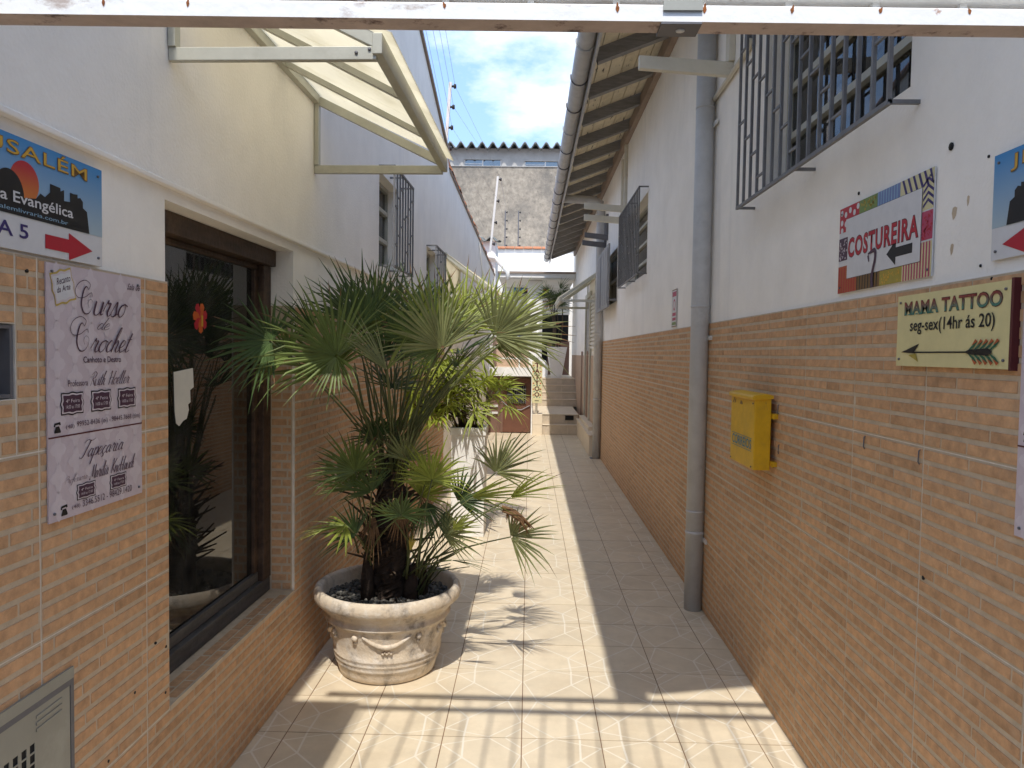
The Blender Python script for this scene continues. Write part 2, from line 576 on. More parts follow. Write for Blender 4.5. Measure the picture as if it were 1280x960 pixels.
def clad(w, yj, pitch, ystart, yend, holes, covers, cap, xo=0.0):
    """tiles of pressed brick pattern: each tile a part, the nearest bricks sub-parts, the others one part"""
    tiles = []
    k0 = math.floor((ystart - yj) / pitch)
    k = k0
    while yj + k * pitch < yend:
        for r in range(4):
            a0, a1 = max(yj + k * pitch, ystart), min(yj + (k + 1) * pitch, yend)
            z1 = TZ - r * TH
            z0 = z1 - TH
            for c in cells(a0, a1, z0, z1, [h for h in holes if h[0] < a1 and h[1] > a0 and h[2] < z1 and h[3] > z0]):
                if c[1] - c[0] > .012 and c[3] - c[2] > .012:
                    tiles.append((c, (yj + k * pitch, z0), (k * 7 + r * 3) % 5))
        k += 1
    tiles.sort(key=lambda t: (t[0][0] + t[0][1]) / 2 if (t[0][0] + t[0][1]) / 2 > 1.55 else 50)
    n = 0
    field = MB()
    for (c, (ty, tz), sd) in tiles:
        j = .0017
        b = MB()
        w.box(b, 0, .008, 0, c[1] - c[0] - 2 * j, 0, c[3] - c[2] - 2 * j, 'mortar_tile', skip='')
        o = b.build('wall_tile', w.o)
        o.location = w.P(xo + random.uniform(0, .0005), c[0] + j, c[2] + j)
        for (b0, b1, z0, z1, ti) in bricks_of(sd):
            y0, y1 = max(ty + b0, c[0] + .004), min(ty + b1, c[1] - .004)
            q0, q1 = max(tz + z0, c[2] + .003), min(tz + z1, c[3] - .003)
            if y1 - y0 < .012 or q1 - q0 < .008:
                continue
            ym, zm = (y0 + y1) / 2, (q0 + q1) / 2
            ti = ti + random.uniform(-.08, .08)
            hid = any(h[0] < ym < h[1] and h[2] < zm < h[3] for h in covers)
            if n < cap and not hid and c[0] + c[1] > 3.1 and zm > .25:
                m = MB()
                l0, l1 = (y0 - c[0] - j) * w.sg, (y1 - c[0] - j) * w.sg
                brick_geo(m, min(l0, l1), max(l0, l1), q0 - c[2] - j, q1 - c[2] - j, ti)
                m.build('brick', o)
                n += 1
            else:
                l0, l1 = y0 * w.sg, y1 * w.sg
                brick_geo(field, min(l0, l1), max(l0, l1), q0, q1, ti, .008 + xo)
    field.build('brick_pattern', w.o, kind='stuff')
    gb = MB()
    for c in cells(ystart, yend, TZ - 4 * TH, TZ, holes):
        w.box(gb, xo - .0006, xo + .0074, c[0], c[1], c[2], c[3], 'grout')
    gb.build('grout_bed', w.o)


def window(w, y0, y1, z0, z1, depth, rails, name='window', frame='alu_cream', t=.03):
    """metal tilting window set back in its opening: frame with rails, each pane its own"""
    b = MB()
    d0, d1 = -depth, -depth + .035
    w.box(b, d0, d1, y0, y0 + t, z0, z1, frame)
    w.box(b, d0, d1, y1 - t, y1, z0, z1, frame)
    zs = [z0] + [z0 + (z1 - z0) * r for r in rails] + [z1]
    for i, z in enumerate(zs):
        lo = z if i == 0 else (z - t if i == len(zs) - 1 else z - t / 2)
        w.box(b, d0 + .001, d1 + .008, y0 + t, y1 - t, lo, lo + t, frame)
    fr = b.build(name, w.o)
    for i in range(len(zs) - 1):
        p = MB()
        w.box(p, -depth + .012, -depth + .016, y0 + t, y1 - t, zs[i] + t / 2, zs[i + 1] - t / 2, 'window_glass')
        p.build('pane', fr)
    return fr


def grille(w, y0, y1, z0, z1, off, n, wallx=0.0, seed=1, r=.006):
    """projecting security grille: rails and wall arms in one part, each upright and cross piece a bar"""
    gr = bpy.data.objects.new('window_grille', None)
    COL.objects.link(gr)
    gr.parent = w.o
    for z in (z0, z1):
        b = MB()
        b.bar(w.P(off, y0 - .006, z), w.P(off, y1 + .006, z), .014, .014, 'bar_grey')
        b.build('rail', gr)
        for y in (y0, (y0 + y1) / 2, y1):
            b = MB()
            b.bar(w.P(wallx - .02, y, z + .001), w.P(off, y, z + .001), .012, .012, 'bar_grey')
            b.build('wall_arm', gr)
    rnd = random.Random(seed)
    for i in range(n):
        y = y0 + (y1 - y0) * i / (n - 1)
        m = MB()
        m.bar(w.P(off, y, z0), w.P(off, y, z1), .012, .012, 'bar_grey', up=(0, 1, 0))
        m.build('bar', gr)
        if i < n - 1:
            yn = y0 + (y1 - y0) * (i + 1) / (n - 1)
            for q in range(2):
                m = MB()
                zz = z0 + (z1 - z0) * ((.18 + .13 * (i % 4) + .45 * q) % 1 * .86 + .07)
                m.bar(w.P(off, y, zz), w.P(off, yn, zz), .009, .009, 'bar_grey')
                m.build('cross_piece', gr)
    return gr


# ---- left building ---------------------------------------------------------
LB = thing('shop_building', 'white plastered shop house with brick-pattern tiles and a dark display window behind the potted palm', 'building',
           (-1.19, 0, 0), -math.atan(.024))
LW = Wall(LB, 1)
SHOP = (2.26, 3.41, .46, 2.06)
NICHE = (1.38, 1.604, 1.482, 1.649)
LWIN = [(5.06, 5.72, 2.2, 2.84), (7.05, 7.75, 1.95, 2.62)]
b = MB()
for c in cells(1.0, 16, 0, 2.115, [SHOP, NICHE] + LWIN):
    LW.box(b, -.18, 0, *c, 'white_plaster')
for c in cells(1.0, 16, 2.115, 3.2, LWIN):
    LW.box(b, -.18, .018, *c, 'white_plaster')
b.prism([(1.0, 3.2), (1.0, 6.15), (8.38, 3.87), (8.6, 3.70), (16, 3.27), (16, 3.2)], (-.18, 0, 0), (0, 1, 0), (0, 0, 1), (.198, 0, 0), 'white_plaster')
b.box(-4.2, -.18, .99, 1.15, 0, 4.2, 'white_plaster')
b.box(-4.2, -.18, 15.85, 16.0, 0, 3.25, 'white_plaster')
b.box(-4.2, -4.05, 1.15, 15.85, 0, 3.3, 'white_plaster')
b.build('wall', LB)
b = MB()
b.prism([(1.0, 6.12), (1.0, 6.2), (8.4, 3.92), (16, 3.33), (16, 3.25), (8.4, 3.84)], (-4.2, 0, 0), (0, 1, 0), (0, 0, 1), (4.18, 0, 0), 'terracotta')
b.build('roof', LB)
b = MB()
b.box(.0, .024, 1.0, 15.9, 2.097, 2.114, 'white_plaster')
b.build('cornice', LB, bevel=.004)
# tile edge along the sloping verge
tm = None
for (ya, za, yb, zb) in ((5.4, 4.82, 8.5, 3.86), (8.7, 3.72, 15.95, 3.30)):
    nn_ = int((yb - ya) / .38)
    for i in range(nn_):
        y = ya + (yb - ya) * i / nn_
        z = za + (zb - za) * i / nn_
        if tm is None:
            m = MB()
            pts = []
            for q in range(2):
                rr = .085 - .012 * q
                for k in range(9):
                    a = math.pi * k / 8
                    pts.append((rr * math.cos(a), -.02 + .43 * q, rr * math.sin(a) * .8))
            fs = [(k, k + 1, k + 10, k + 9) for k in range(8)]
            m.add(pts, fs, 'terracotta', 0, True)
            m.add([(p[0] * .85, p[1], p[2] * .82 - .004) for p in pts], fs, 'terracotta', 0, True)
            m.add(pts[:9] + [(p[0] * .85, p[1], p[2] * .82 - .004) for p in pts[:9]], [(k, k + 1, k + 10, k + 9) for k in range(8)], 'terracotta')
            tm = m.build('roof_tile', LB, fixn=False)
            o = tm
        else:
            o = tm.copy()
            COL.objects.link(o)
            o.parent = LB
        o.location = (-.045 + random.uniform(-.008, .008), y, z + .012)
        o.rotation_euler = (math.atan2(zb - za, yb - ya) + .06, 0, random.uniform(-.05, .05))
m = MB()
m.prism([(5.0, 4.91), (5.0, 4.955), (8.4, 3.905), (8.4, 3.86)], (-.02, 0, 0), (0, 1, 0), (0, 0, 1), (.060, 0, 0), 'eave_brown')
m.prism([(8.6, 3.70), (8.6, 3.725), (15.95, 3.30), (15.95, 3.275)], (-.02, 0, 0), (0, 1, 0), (0, 0, 1), (.055, 0, 0), 'eave_brown')
m.build('verge_board', LB)
POST_L = (1.72, 2.08, 1.2, 1.78)
clad(LW, 2.13, .455, 1.22, 8.4, [SHOP, NICHE], [POST_L], 290)
# lining of the shop window opening, timber frame, glass
b = MB()
LW.box(b, -.17, -.002, 3.4045, 3.4095, .462, TZ, 'mortar_tile')
lin = b.build('reveal', LB)
sb = MB()
for i in range(3):
    y0 = 2.262 + i * .385
    m = MB()
    LW.box(m, -.17, .0095, y0, min(y0 + .382, 3.408), .440, .4618 - .0004 * (i % 2), 'mortar_tile')
    o = m.build('sill_tile', LB)
    f = MB()
    for q in range(2):
        for s_ in range(3):
            ya = y0 + .006 + .126 * s_ + (.05 if q else 0)
            if ya + .11 < 3.4:
                f.box(-.072 + .04 * q, -.04 + .04 * q, ya, ya + .115, .4605, .4634, 'brick_glaze', random.uniform(-.5, -.1))
    f.build('brick', o)
for r in range(30):
    z0 = .468 + r * .041
    if z0 + .03 > TZ:
        break
    off_ = .045 * (r % 2)
    m = MB()
    for a0, a1 in ((-.098, -.055 + off_ * .6), (-.046 + off_ * .6, -.008)):
        m.box(a0, a1, 3.4025, 3.407, z0, z0 + .028, 'brick_glaze', random.uniform(-.35, .3))
    m.build('jamb_brick', LB)
fm = MB()
gx = -.165
# head beam, far jamb, near jamb, sill rail of the timber frame
fm.box(-.18, -.078, 2.262, 3.4021, 1.985, 2.059, 'timber_dark')
fm.box(-.17, -.102, 3.315, 3.402, .53, 1.984, 'timber_dark')
fm.box(-.172, -.10, 2.262, 2.30, .53, 1.984, 'timber_dark')
fm.box(-.174, -.105, 2.262, 3.401, .4636, .529, 'timber_grey')
fr = fm.build('display_window', LB, bevel=.004)
m = MB()
m.box(-.160, -.128, 2.302, 3.314, .5305, .575, 'timber_grey')
m.box(-.160, -.130, 3.275, 3.314, .5755, 1.961, 'timber_dark')
m.box(-.160, -.130, 2.302, 3.314, 1.962, 1.984, 'timber_dark')
m.build('sash', fr, bevel=.003)
m = MB()
m.box(-.147, -.143, 2.303, 3.274, .576, 1.961, 'shop_glass')
m.build('pane', fr)
for i in range(11):
    m = MB()
    y = 2.34 + i * .09
    m.bar((-.24, y, .47), (-.24, y, 2.05), .008, .008, 'galv', up=(0, 1, 0))
    m.build('inner_bar', fr)
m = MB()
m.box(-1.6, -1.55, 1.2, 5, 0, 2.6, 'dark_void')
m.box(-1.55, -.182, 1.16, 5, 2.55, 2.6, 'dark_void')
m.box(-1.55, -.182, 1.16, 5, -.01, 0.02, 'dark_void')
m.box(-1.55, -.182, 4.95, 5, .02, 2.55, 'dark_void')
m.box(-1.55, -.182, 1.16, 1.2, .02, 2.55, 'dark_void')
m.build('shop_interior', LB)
window(LW, *LWIN[0], .10, (.36, .70))
window(LW, *LWIN[1], .10, (.36, .70))
grille(LW, 5.05, 5.75, 2.19, 2.87, .125, 8, seed=3)
grille(LW, 7.04, 7.72, 1.92, 2.62, .11, 6, seed=4)
m = MB()
m.tube([(.035, 12.2, 3.42), (.05, 12.6, 3.0), (.035, 12.9, 2.5), (.04, 13.0, 2.0)], .012, 'cable_white', 6)
m.build('hanging_cable', LB)
for y, z in ((1.73, 1.62), (2.175, .70), (2.235, .665), (2.23, .52), (1.93, .47), (2.06, .60), (1.64, 1.77)):
    m = MB()
    m.tube([(.006, y, z), (.0118, y, z)], .0045, 'dark_void', 7)
    m.build('screw_hole', LB)
# junction niche with a cable loop at the left edge of the picture
nb = thing('junction_box', 'open black junction box sunk in the brick-pattern tiles, loop of white cable in it', 'electric box', (0, 0, 0))
nb.matrix_world = Matrix.Translation((-1.19, 0, 0)) @ Matrix.Rotation(-math.atan(.024), 4, 'Z')
m = MB()
m.box(-.09, -.084, 1.384, 1.600, 1.486, 1.645, 'dark_void')
for a in ((1.3825, 1.392, 1.485, 1.646), (1.592, 1.6015, 1.485, 1.646), (1.3925, 1.5915, 1.485, 1.493), (1.3925, 1.5915, 1.638, 1.646)):
    m.box(-.09, .004, a[0], a[1], a[2], a[3], 'dark_metal')
m.build('case', nb)
m = MB()
m.tube([(-.05, 1.45 + .13 * math.sin(t * .5), 1.603 + .018 * math.cos(t * .5) * (1 + .3 * math.sin(t))) for t in range(0, 13)], .005, 'cable_white', 7)
m.build('cable_loop', nb)
# meter box, bottom left
mbx = thing('meter_box', 'grey metal meter cabinet with a grid of square vent holes, low on the tiled wall', 'meter box')
mbx.matrix_world = nb.matrix_world.copy()
m = MB()
m.box(.0085, .017, 1.28, 1.78, .772, .80, 'sheet_metal')
m.box(.0085, .0155, 1.768, 1.781, .25, .771, 'dark_metal')
m.box(.0085, .0160, 1.28, 1.767, .757, .771, 'dark_metal')
m.build('frame', mbx)
m = MB()
hol = []
for i in range(6):
    for j in range(5):
        hol.append((1.624 - i * .027, 1.640 - i * .027, .659 - j * .0245, .679 - j * .0245))
for c in cells(1.28, 1.766, .25, .756, hol):
    m.box(.0128, .0145, *c, 'sheet_metal')
m.box(.0085, .0112, 1.3, 1.76, .26, .755, 'dark_void')
m.build('door', mbx)
for k in range(3):
    m = MB()
    m.bar((.0146, 1.645, .735 - k * .015), (.0146, 1.735, .738 - k * .015), .004, .007, 'sheet_metal')
    m.build('louvre', mbx)

# ---- right building --------------------------------------------------------
RB = thing('long_house', 'long low white house with barred windows, rafter eaves and a brick-tiled wall foot', 'building', (1.12, 0, 0), math.pi)
RW = Wall(RB, -1)
RWIN = [(2.24, 3.62, 2.41, 3.30), (7.16, 8.7, 2.40, 3.18)]
b = MB()
for c in cells(1.0, 19.5, 0, 4.15, RWIN + [(9.6, 11.0, 2.3, 3.0)]):
    RW.box(b, -.2, 0, *c, 'white_plaster')
RW.box(b, -5, -.2, .99, 1.15, 0, 4.6, 'white_plaster')
RW.box(b, -5, -.2, 19.3, 19.5, 0, 4.6, 'white_plaster')
RW.box(b, -5, -4.8, 1.15, 19.3, 0, 4.6, 'white_plaster')
b.build('wall', RB)
m = MB()
for k, (y0, y1, c) in enumerate(((1.2, 19, 'dark_void'),)):
    RW.box(m, -1.8, -1.75, y0, y1, 1.2, 4.1, c)
m.build('inner_wall', RB)
clad(RW, 2.075, .45, 1.175, 11.28, [], [(1.3, 1.68, 1.2, 1.8), (1.72, 2.2, 1.6, 1.78)], 290)
# tiles of the far stretch, behind the side platform
m = MB()
RW.box(m, 0, .010, 11.3, 19.3, .0, 1.58, 'dado_tile')
m.build('dado', RB)
for y in (12.3, 13.9, 15.4):
    m = MB()
    RW.box(m, .0105, .020, y, y + .28, .3, 1.66, 'dado_brown')
    m.build('dado_strip', RB)
# eaves: sloping soffit boards on rafters, fascia, gutter
EX, EZ, WZ = .655, 3.92, 4.17        # overhang, height at its edge, height at the wall


def ez(x):
    return WZ + (EZ - WZ) * x / EX


Y0, Y1 = 1.02, 18.6
for i in range(6):
    x0, x1 = .0 + i * .118, .0 + (i + 1) * .118 - .006
    m = MB()
    m.add([RW.P(x0, Y0, ez(x0) + .075), RW.P(x1, Y0, ez(x1) + .075), RW.P(x1, Y1, ez(x1) + .075), RW.P(x0, Y1, ez(x0) + .075),
           RW.P(x0, Y0, ez(x0) + .095), RW.P(x1, Y0, ez(x1) + .095), RW.P(x1, Y1, ez(x1) + .095), RW.P(x0, Y1, ez(x0) + .095)],
          [(0, 1, 2, 3), (7, 6, 5, 4), (0, 4, 5, 1), (1, 5, 6, 2), (2, 6, 7, 3), (3, 7, 4, 0)], 'soffit_board')
    m.build('soffit_board', RB)
nr = 22
for i in range(nr):
    y = 1.1 + i * .80
    m = MB()
    a, c = RW.P(-.15, y, ez(-.15) + .020), RW.P(EX - .02, y, ez(EX - .02) + .020)
    m.bar(a, c, .075, .105, 'rafter_wood')
    m.build('rafter', RB)
m = MB()
m.prism([(-4.9, 5.9), (EX + .03, EZ + .125), (EX + .03, EZ + .165), (-4.9, 5.95)], RW.P(0, Y0 - .02, 0), (1, 0, 0), (0, 0, 1), RW.P(0, 17.8, 0), 'fibre_cement')
m.build('roof', RB)
for k in range(1):
    pass
m = MB()
RW.box(m, EX - .015, EX + .004, Y0, Y1, EZ - .05, EZ + .12, 'gutter_grey')
m.build('fascia', RB)
m = MB()
RW.box(m, .0, .055, 1.02, 18.6, WZ - .10, WZ + .03, 'eave_brown')
m.build('wall_plate', RB, bevel=.006)
# half round gutter
gx0, gz0, gr = EX + .075, EZ + .055, .068
m = MB()
prof = []
for k in range(15):
    a = math.pi + math.pi * k / 14
    prof.append((gx0 + gr * math.cos(a), gz0 + gr * math.sin(a)))
prof = [(gx0 - gr, gz0 + .02)] + prof + [(gx0 + gr, gz0 + .02)]
pr2 = [(gx0 + (p[0] - gx0) * .93, gz0 + (p[1] - gz0) * .93) for p in prof]
vs = [RW.P(p[0], Y, p[1]) for Y in (.98, 18.6) for p in prof] + [RW.P(p[0], Y, p[1]) for Y in (.98, 18.6) for p in pr2]
n = len(prof)
m.add(vs, [(k, k + 1, k + 1 + n, k + n) for k in range(n - 1)] + [(k + 2 * n, k + 3 * n, k + 1 + 3 * n, k + 1 + 2 * n) for k in range(n - 1)], 'gutter_grey', 0, True)
gut = m.build('gutter', RB, fixn=False)
for i in range(24):
    y = 1.35 + i * .72
    m = MB()
    pts = [RW.P(gx0 + (p[0] - gx0) * 1.06, y, gz0 + (p[1] - gz0) * 1.06) for p in prof]
    for q in range(len(pts) - 1):
        m.bar(pts[q], pts[q + 1], .016, .004, 'dark_metal' if i % 3 else 'gutter_grey', up=(0, 1, 0))
    m.bar(pts[0], RW.P(EX - .0, y, gz0 + .09), .014, .004, 'dark_metal', up=(0, 1, 0))
    m.build('gutter_bracket', gut)
# rain pipes
m = MB()
m.tube([RW.P(.062, 4.60, 0), RW.P(.062, 4.60, 4.16)], .056, 'pvc_grey', 20)
dp = m.build('rain_pipe', RB)
for z in (.62, .48, 1.9, 3.12):
    m = MB()
    m.tube([RW.P(.062, 4.60, z), RW.P(.062, 4.60, z + (.012 if z != .48 else .022))], .0585, 'pvc_grey', 20)
    m.build('pipe_joint', dp)
m = MB()
for z in (.44, 1.7, 3.0):
    RW.box(m, 0.0095, .02, 4.49, 4.68, z, z + .025, 'galv')
m.build('pipe_clip', dp)
m = MB()
m.tube([RW.P(.07, 11.25, 0), RW.P(.07, 11.25, 3.80), RW.P(.10, 11.23, 3.90), RW.P(.2, 11.2, 3.93), RW.P(.66, 11.15, 3.94)], .062, 'pvc_grey', 16)
dp2 = m.build('rain_pipe', RB)
for z in (.9, 2.6):
    m = MB()
    m.tube([RW.P(.07, 11.25, z), RW.P(.07, 11.25, z + .02)], .066, 'pvc_grey', 16)
    m.build('pipe_joint', dp2)
# windows and grilles
window(RW, *RWIN[0], .14, (.26, .52, .78), frame='alu_cream')
window(RW, *RWIN[1], .14, (.26, .52, .78), frame='alu_cream')
window(RW, 9.6, 11.0, 2.3, 3.0, .1, (.5,))
grille(RW, 2.185, 3.74, 2.345, 3.26, .088, 16, seed=8)
grille(RW, 7.14, 8.72, 2.39, 3.22, .088, 15, seed=9)
for (y0, y1) in ((9.55, 10.45), (10.5, 11.1)):
    m = MB()
    RW.box(m, .10, .125, y0, y1, 2.22, 3.04, 'shutter_grey')
    for k in range(3):
        RW.box(m, .125, .131, y0 + .05 + k * (y1 - y0 - .1) / 3, y0 + .01 + (k + 1) * (y1 - y0 - .1) / 3, 2.27, 2.99, 'shutter_grey')
    RW.box(m, .0, .10, y0 + .02, y0 + .05, 2.3, 2.33, 'bar_grey')
    m.build('shutter', RB, bevel=.003)
m = MB()
RW.box(m, -.75, -.74, 2.4, 3.5, 2.3, 3.3, 'curtain')
m.build('curtain', RB)
# grey tubes of the old awnings: an upright on the wall with an arm
for (y, z, x1, c, hh) in ((4.2, 3.20, .53, 'wood_white', .38), (8.75, 3.31, .50, 'wood_white', .75), (9.05, 3.23, .48, 'wood_white', .7), (10.8, 3.30, .34, 'dark_metal', .3), (11.02, 3.22, .36, 'dark_metal', .3)):
    m = MB()
    m.prism([(0.0, z - .028), (x1, z + .012), (x1, z + .085), (0.0, z + .05)], RW.P(0, y, 0), (1, 0, 0), (0, 0, 1), RW.P(0, .04, 0), c)
    RW.box(m, .0, .035, y - .02, y + .055, z + .051, z + .05 + hh, c)
    m.build('awning_bracket', RB, bevel=.003)
m = MB()
m.tube([RW.P(.018, 4.64, 3.165), RW.P(.018, 4.1, 3.178), RW.P(.018, 3.86, 3.19), RW.P(.03, 3.80, 3.20)], .014, 'wood_white', 8)
m.tube([RW.P(.02, 4.66, 3.16), RW.P(.02, 4.62, 3.163)], .022, 'pvc_grey', 8)
RW.box(m, 0, .03, 3.83, 3.90, 3.20, 3.27, 'dark_metal')
m.build('conduit', RB)
m = MB()
m.tube([RW.P(.004, 11.6, 4.0), RW.P(.004, 11.75, 3.5), RW.P(.004, 11.7, 3.3), RW.P(.004, 12.1, 3.0), RW.P(.004, 12.0, 2.8), RW.P(.004, 12.35, 2.5)], .005, 'dark_void', 5)
m.build('plaster_crack', RB)
# nail holes, hooks and bare patches near the signs
for (y, z, r_) in ((2.01, 2.17, .011), (1.845, 2.10, .004), (2.56, 2.165, .006), (1.86, 1.835, .004), (2.03, 1.76, .005), (1.80, 1.797, .004), (1.80, 2.0, .003), (2.05, .99, .006)):
    m = MB()
    m.tube([RW.P(.0005, y, z), RW.P(.011 if z < 1.8 else .003, y, z)], r_, 'dark_void', 8)
    m.build('nail_hole', RB)
m = MB()
for (y, z, a, c_) in ((1.985, 1.99, .012, .02), (1.925, 2.01, .006, .016), (1.99, 1.895, .008, .018)):
    m = MB()
    pts = [RW.P(.0006, y + a * math.cos(t * .9) * (1 + .4 * math.sin(3 * t)), z + c_ * math.sin(t * .9) * (1 + .3 * math.cos(2 * t))) for t in range(7)]
    m.add(pts, [tuple(range(7))], 'mortar_tile')
    m.build('bare_plaster', RB)
for (y, z) in ((3.27, 1.39), (3.25, 1.215), (2.43, 1.345), (2.09, 1.345)):
    m = MB()
    m.tube([RW.P(.008, y, z), RW.P(.014, y, z - .004), RW.P(.015, y, z - .035), RW.P(.011, y, z - .042)], .0022, 'dark_metal', 6)
    m.build('hook', RB)
# far door, louvred window
m = MB()
for y0, y1, z0, z1 in ((12.3, 12.42, 1.0, 2.85), (13.3, 13.42, .33, 2.75), (14.4, 14.5, .33, 2.75)):
    RW.box(m, .0105, .04, y0, y1, z0, z1, 'alu_cream')
RW.box(m, .0105, .04, 13.42, 14.4, 2.66, 2.75, 'alu_cream')
m.build('door_frame', RB)
m = MB()
for k in range(14):
    RW.box(m, .006, .028, 12.45, 13.25, 1.70 + k * .07, 1.745 + k * .07, 'galv')
m.build('louvred_shutter', RB)
m = MB()
RW.box(m, .0, .012, 13.43, 14.39, 1.6, 2.65, 'shutter_grey')
m.build('door', RB)
# ------------------------------------------------------------------ entrance gate
GT = thing('entrance_gate', 'white painted rusty gate frame of square bars overhead at the alley mouth', 'gate', (0, 1.0, 0))
m = MB()
v0, v1 = -1.02, 1.05
m.add([(v0, -.003, 2.053), (v1, -.003, 2.037), (v1, .033, 2.037), (v0, .033, 2.053), (v0, -.003, 2.0755), (v1, -.003, 2.0595), (v1, .033, 2.0595), (v0, .033, 2.0755)],
      [(4, 5, 6, 7), (0, 4, 5, 1), (1, 5, 6, 2), (2, 6, 7, 3), (3, 7, 4, 0)], 'rail_white')
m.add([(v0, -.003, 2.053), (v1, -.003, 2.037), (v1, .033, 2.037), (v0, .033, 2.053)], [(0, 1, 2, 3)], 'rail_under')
m.build('rail', GT, bevel=.0025)


def rz(x):
    return 2.053 - (x - v0) * .016 / (v1 - v0)


m = MB()
m.bar((v0, .015, rz(v0) + .0455), (v1, .015, rz(v1) + .0455), .034, .022, 'rail_white')
m.build('rail', GT, bevel=.0025)
for z in (3.66, 3.86):
    m = MB()
    m.bar((v0, .015, z), (v1, .015, z), .03, .03, 'rail_white')
    m.build('rail', GT)
for i in range(17):
    x = -.93 + i * .1155
    m = MB()
    m.bar((x, .015, rz(x) + .0225), (x, .015, 3.845), .009, .009, 'rail_white', up=(0, 1, 0))
    m.build('bar', GT)
    m = MB()
    rr = random.Random(i)
    w_ = rr.uniform(.0016, .0032)
    pts = [(x + w_ * math.cos(t) * (1 + .3 * math.sin(3 * t + i)), -.0036, rz(x) + .0175 + .0050 * math.sin(t) * (1 + .45 * math.cos(2 * t + i) + .25 * math.sin(5 * t))) for t in [q * .63 for q in range(10)]]
    if rr.random() < .7:
        m.add(pts, [tuple(range(10))], 'rust')
        m.build('rust_patch', GT)
m = MB()
m.box(.170, .222, -.0068, -.0035, rz(.2) + .0135, rz(.2) + .026, 'sheet_metal')
m.box(.168, .222, -.004, .036, rz(.2) - .0032, rz(.2) - .0008, 'dark_metal')
m.tube([(.197, .016, rz(.2) - .0033), (.197, .016, rz(.2) - .0045)], .006, 'galv', 10)
m.build('latch_plate', GT)
for x0, x1, lab in ((-1.35, -.84, 'white masonry gate pillar on the shop side'), (1.02, 1.5, 'white masonry gate pillar on the long house side, raised unseen to shade its wall')):
    m = MB()
    m.box(x0, x1, .86, .985, -.02, 3.8 if x0 < 0 else 5.2, 'white_plaster')  # long house pillar made taller, out of view, to keep sun off its wall
    tag(m.build('gate_pillar', bevel=.01), lab, 'pillar')


# ------------------------------------------------------------------ awnings
def awning(w, yA, yB, zt, xo, zo, label, ribs, wallx=0.02):
    a = thing('awning', label, 'awning')
    a.matrix_world = w.o.matrix_basis.copy()
    P = w.P
    fl_ = .028
    m = MB()
    for y in (yA, yB):
        m.bar(P(wallx, y, zo + .02), P(xo, y, zo + .02), .022, .04, 'alu_cream')
        m.bar(P(wallx + .012, y, zo + .041), P(wallx + .012, y, zt), .022, .036, 'alu_cream', up=(0, 1, 0))
        m.bar(P(wallx + .02, y, zt + .005), P(xo, y, zo + .055), .024, .04, 'alu_cream')
    m.bar(P(xo + .005, yA - .02, zo + .045), P(xo + .005, yB + .02, zo + .045), .03, .062, 'alu_cream')
    m.bar(P(wallx + .012, yA + .012, zt + .012), P(wallx + .012, yB - .012, zt + .012), .03, .05, 'alu_cream')
    m.build('frame', a, bevel=.002)
    for i in range(ribs):
        y = yA + (yB - yA) * (i + 1) / (ribs + 1)
        m = MB()
        m.bar(P(wallx + .03, y, zt + .001), P(xo - .012, y, zo + .050), .032, .022, 'alu_cream')
        m.build('rib', a)
    n = ribs + 1
    for i in range(n):
        y0, y1 = yA + (yB - yA) * i / n + .001, yA + (yB - yA) * (i + 1) / n - .001
        if i == 0:
            y0 -= .025
        if i == n - 1:
            y1 += .025
        m = MB()
        lift = .026
        q = [P(wallx, y0, zt + .03 + lift * .4), P(xo + .05, y0, zo + .07), P(xo + .05, y1, zo + .07), P(wallx, y1, zt + .03 + lift * .4)]
        m.add(q + [p + Vector((0, 0, .004)) for p in q], [(0, 1, 2, 3), (7, 6, 5, 4), (0, 4, 5, 1), (1, 5, 6, 2), (2, 6, 7, 3), (3, 7, 4, 0)], 'canopy_sheet')
        m.build('canopy_sheet', a)
    for y in (yA, yB):
        s_ = -1 if y == yA else 1
        for (x, z) in ((xo - .02, zo + .03), (xo - .06, zo + .02), (wallx + .012, zt - .08), (wallx + .012, zo + .1)):
            m = MB()
            m.tube([P(x, y + s_ * .0105, z), P(x, y + s_ * .0145, z)], .0055, 'dark_metal', 6)
            m.build('screw', a)
    return a


awning(LW, 2.26, 3.66, 2.83, .66, 2.478, 'large cream translucent awning on an aluminium frame above the display window', 2)
awning(LW, 8.2, 9.6, 2.68, .60, 2.215, 'cream awning further down the alley, half hidden behind the palm crown', 1)
awning(RW, 12.1, 14.0, 2.92, .62, 2.46, 'pale awning over the far door of the long white house', 1, wallx=.02)


# ------------------------------------------------------------------ signs
def sign(name, label, cat, o, right, w, h, board='p_white', th=.004, group=None, screws=True):
    """flat board: x along the writing, y up, z out of the wall"""
    r = Vector(right).normalized()
    u = Vector((0, 0, 1))
    e = thing(name, label, cat, group=group)
    mm = Matrix((r, u, r.cross(u))).transposed().to_4x4()
    mm.translation = Vector(o)
    e.matrix_world = mm
    b = MB()
    b.box(0, w, 0, h, 0, th, board)
    b.build('board', e)
    e['w'], e['h'], e['t'] = w, h, th
    if screws:
        for sx_, sy_ in ((.018, .02), (w - .018, .02), (.018, h - .02), (w - .018, h - .02)):
            b = MB()
            b.tube([(sx_, sy_, th), (sx_, sy_, th + .0035)], .0035, 'dark_metal', 8)
            b.build('screw', e)
    return e


def flat(e, polys, m, lay=1, name='print', par=None):
    b = MB()
    z = e['t'] + .0005 * lay
    for p in polys:
        b.add([(x, y, z) for x, y in p], [tuple(range(len(p)))], m)
    o = b.build(name, par or e, fixn=False)
    for pl in o.data.polygons:
        pass
    return o


def rect(x0, y0, x1, y1):
    return [(x0, y0), (x1, y0), (x1, y1), (x0, y1)]


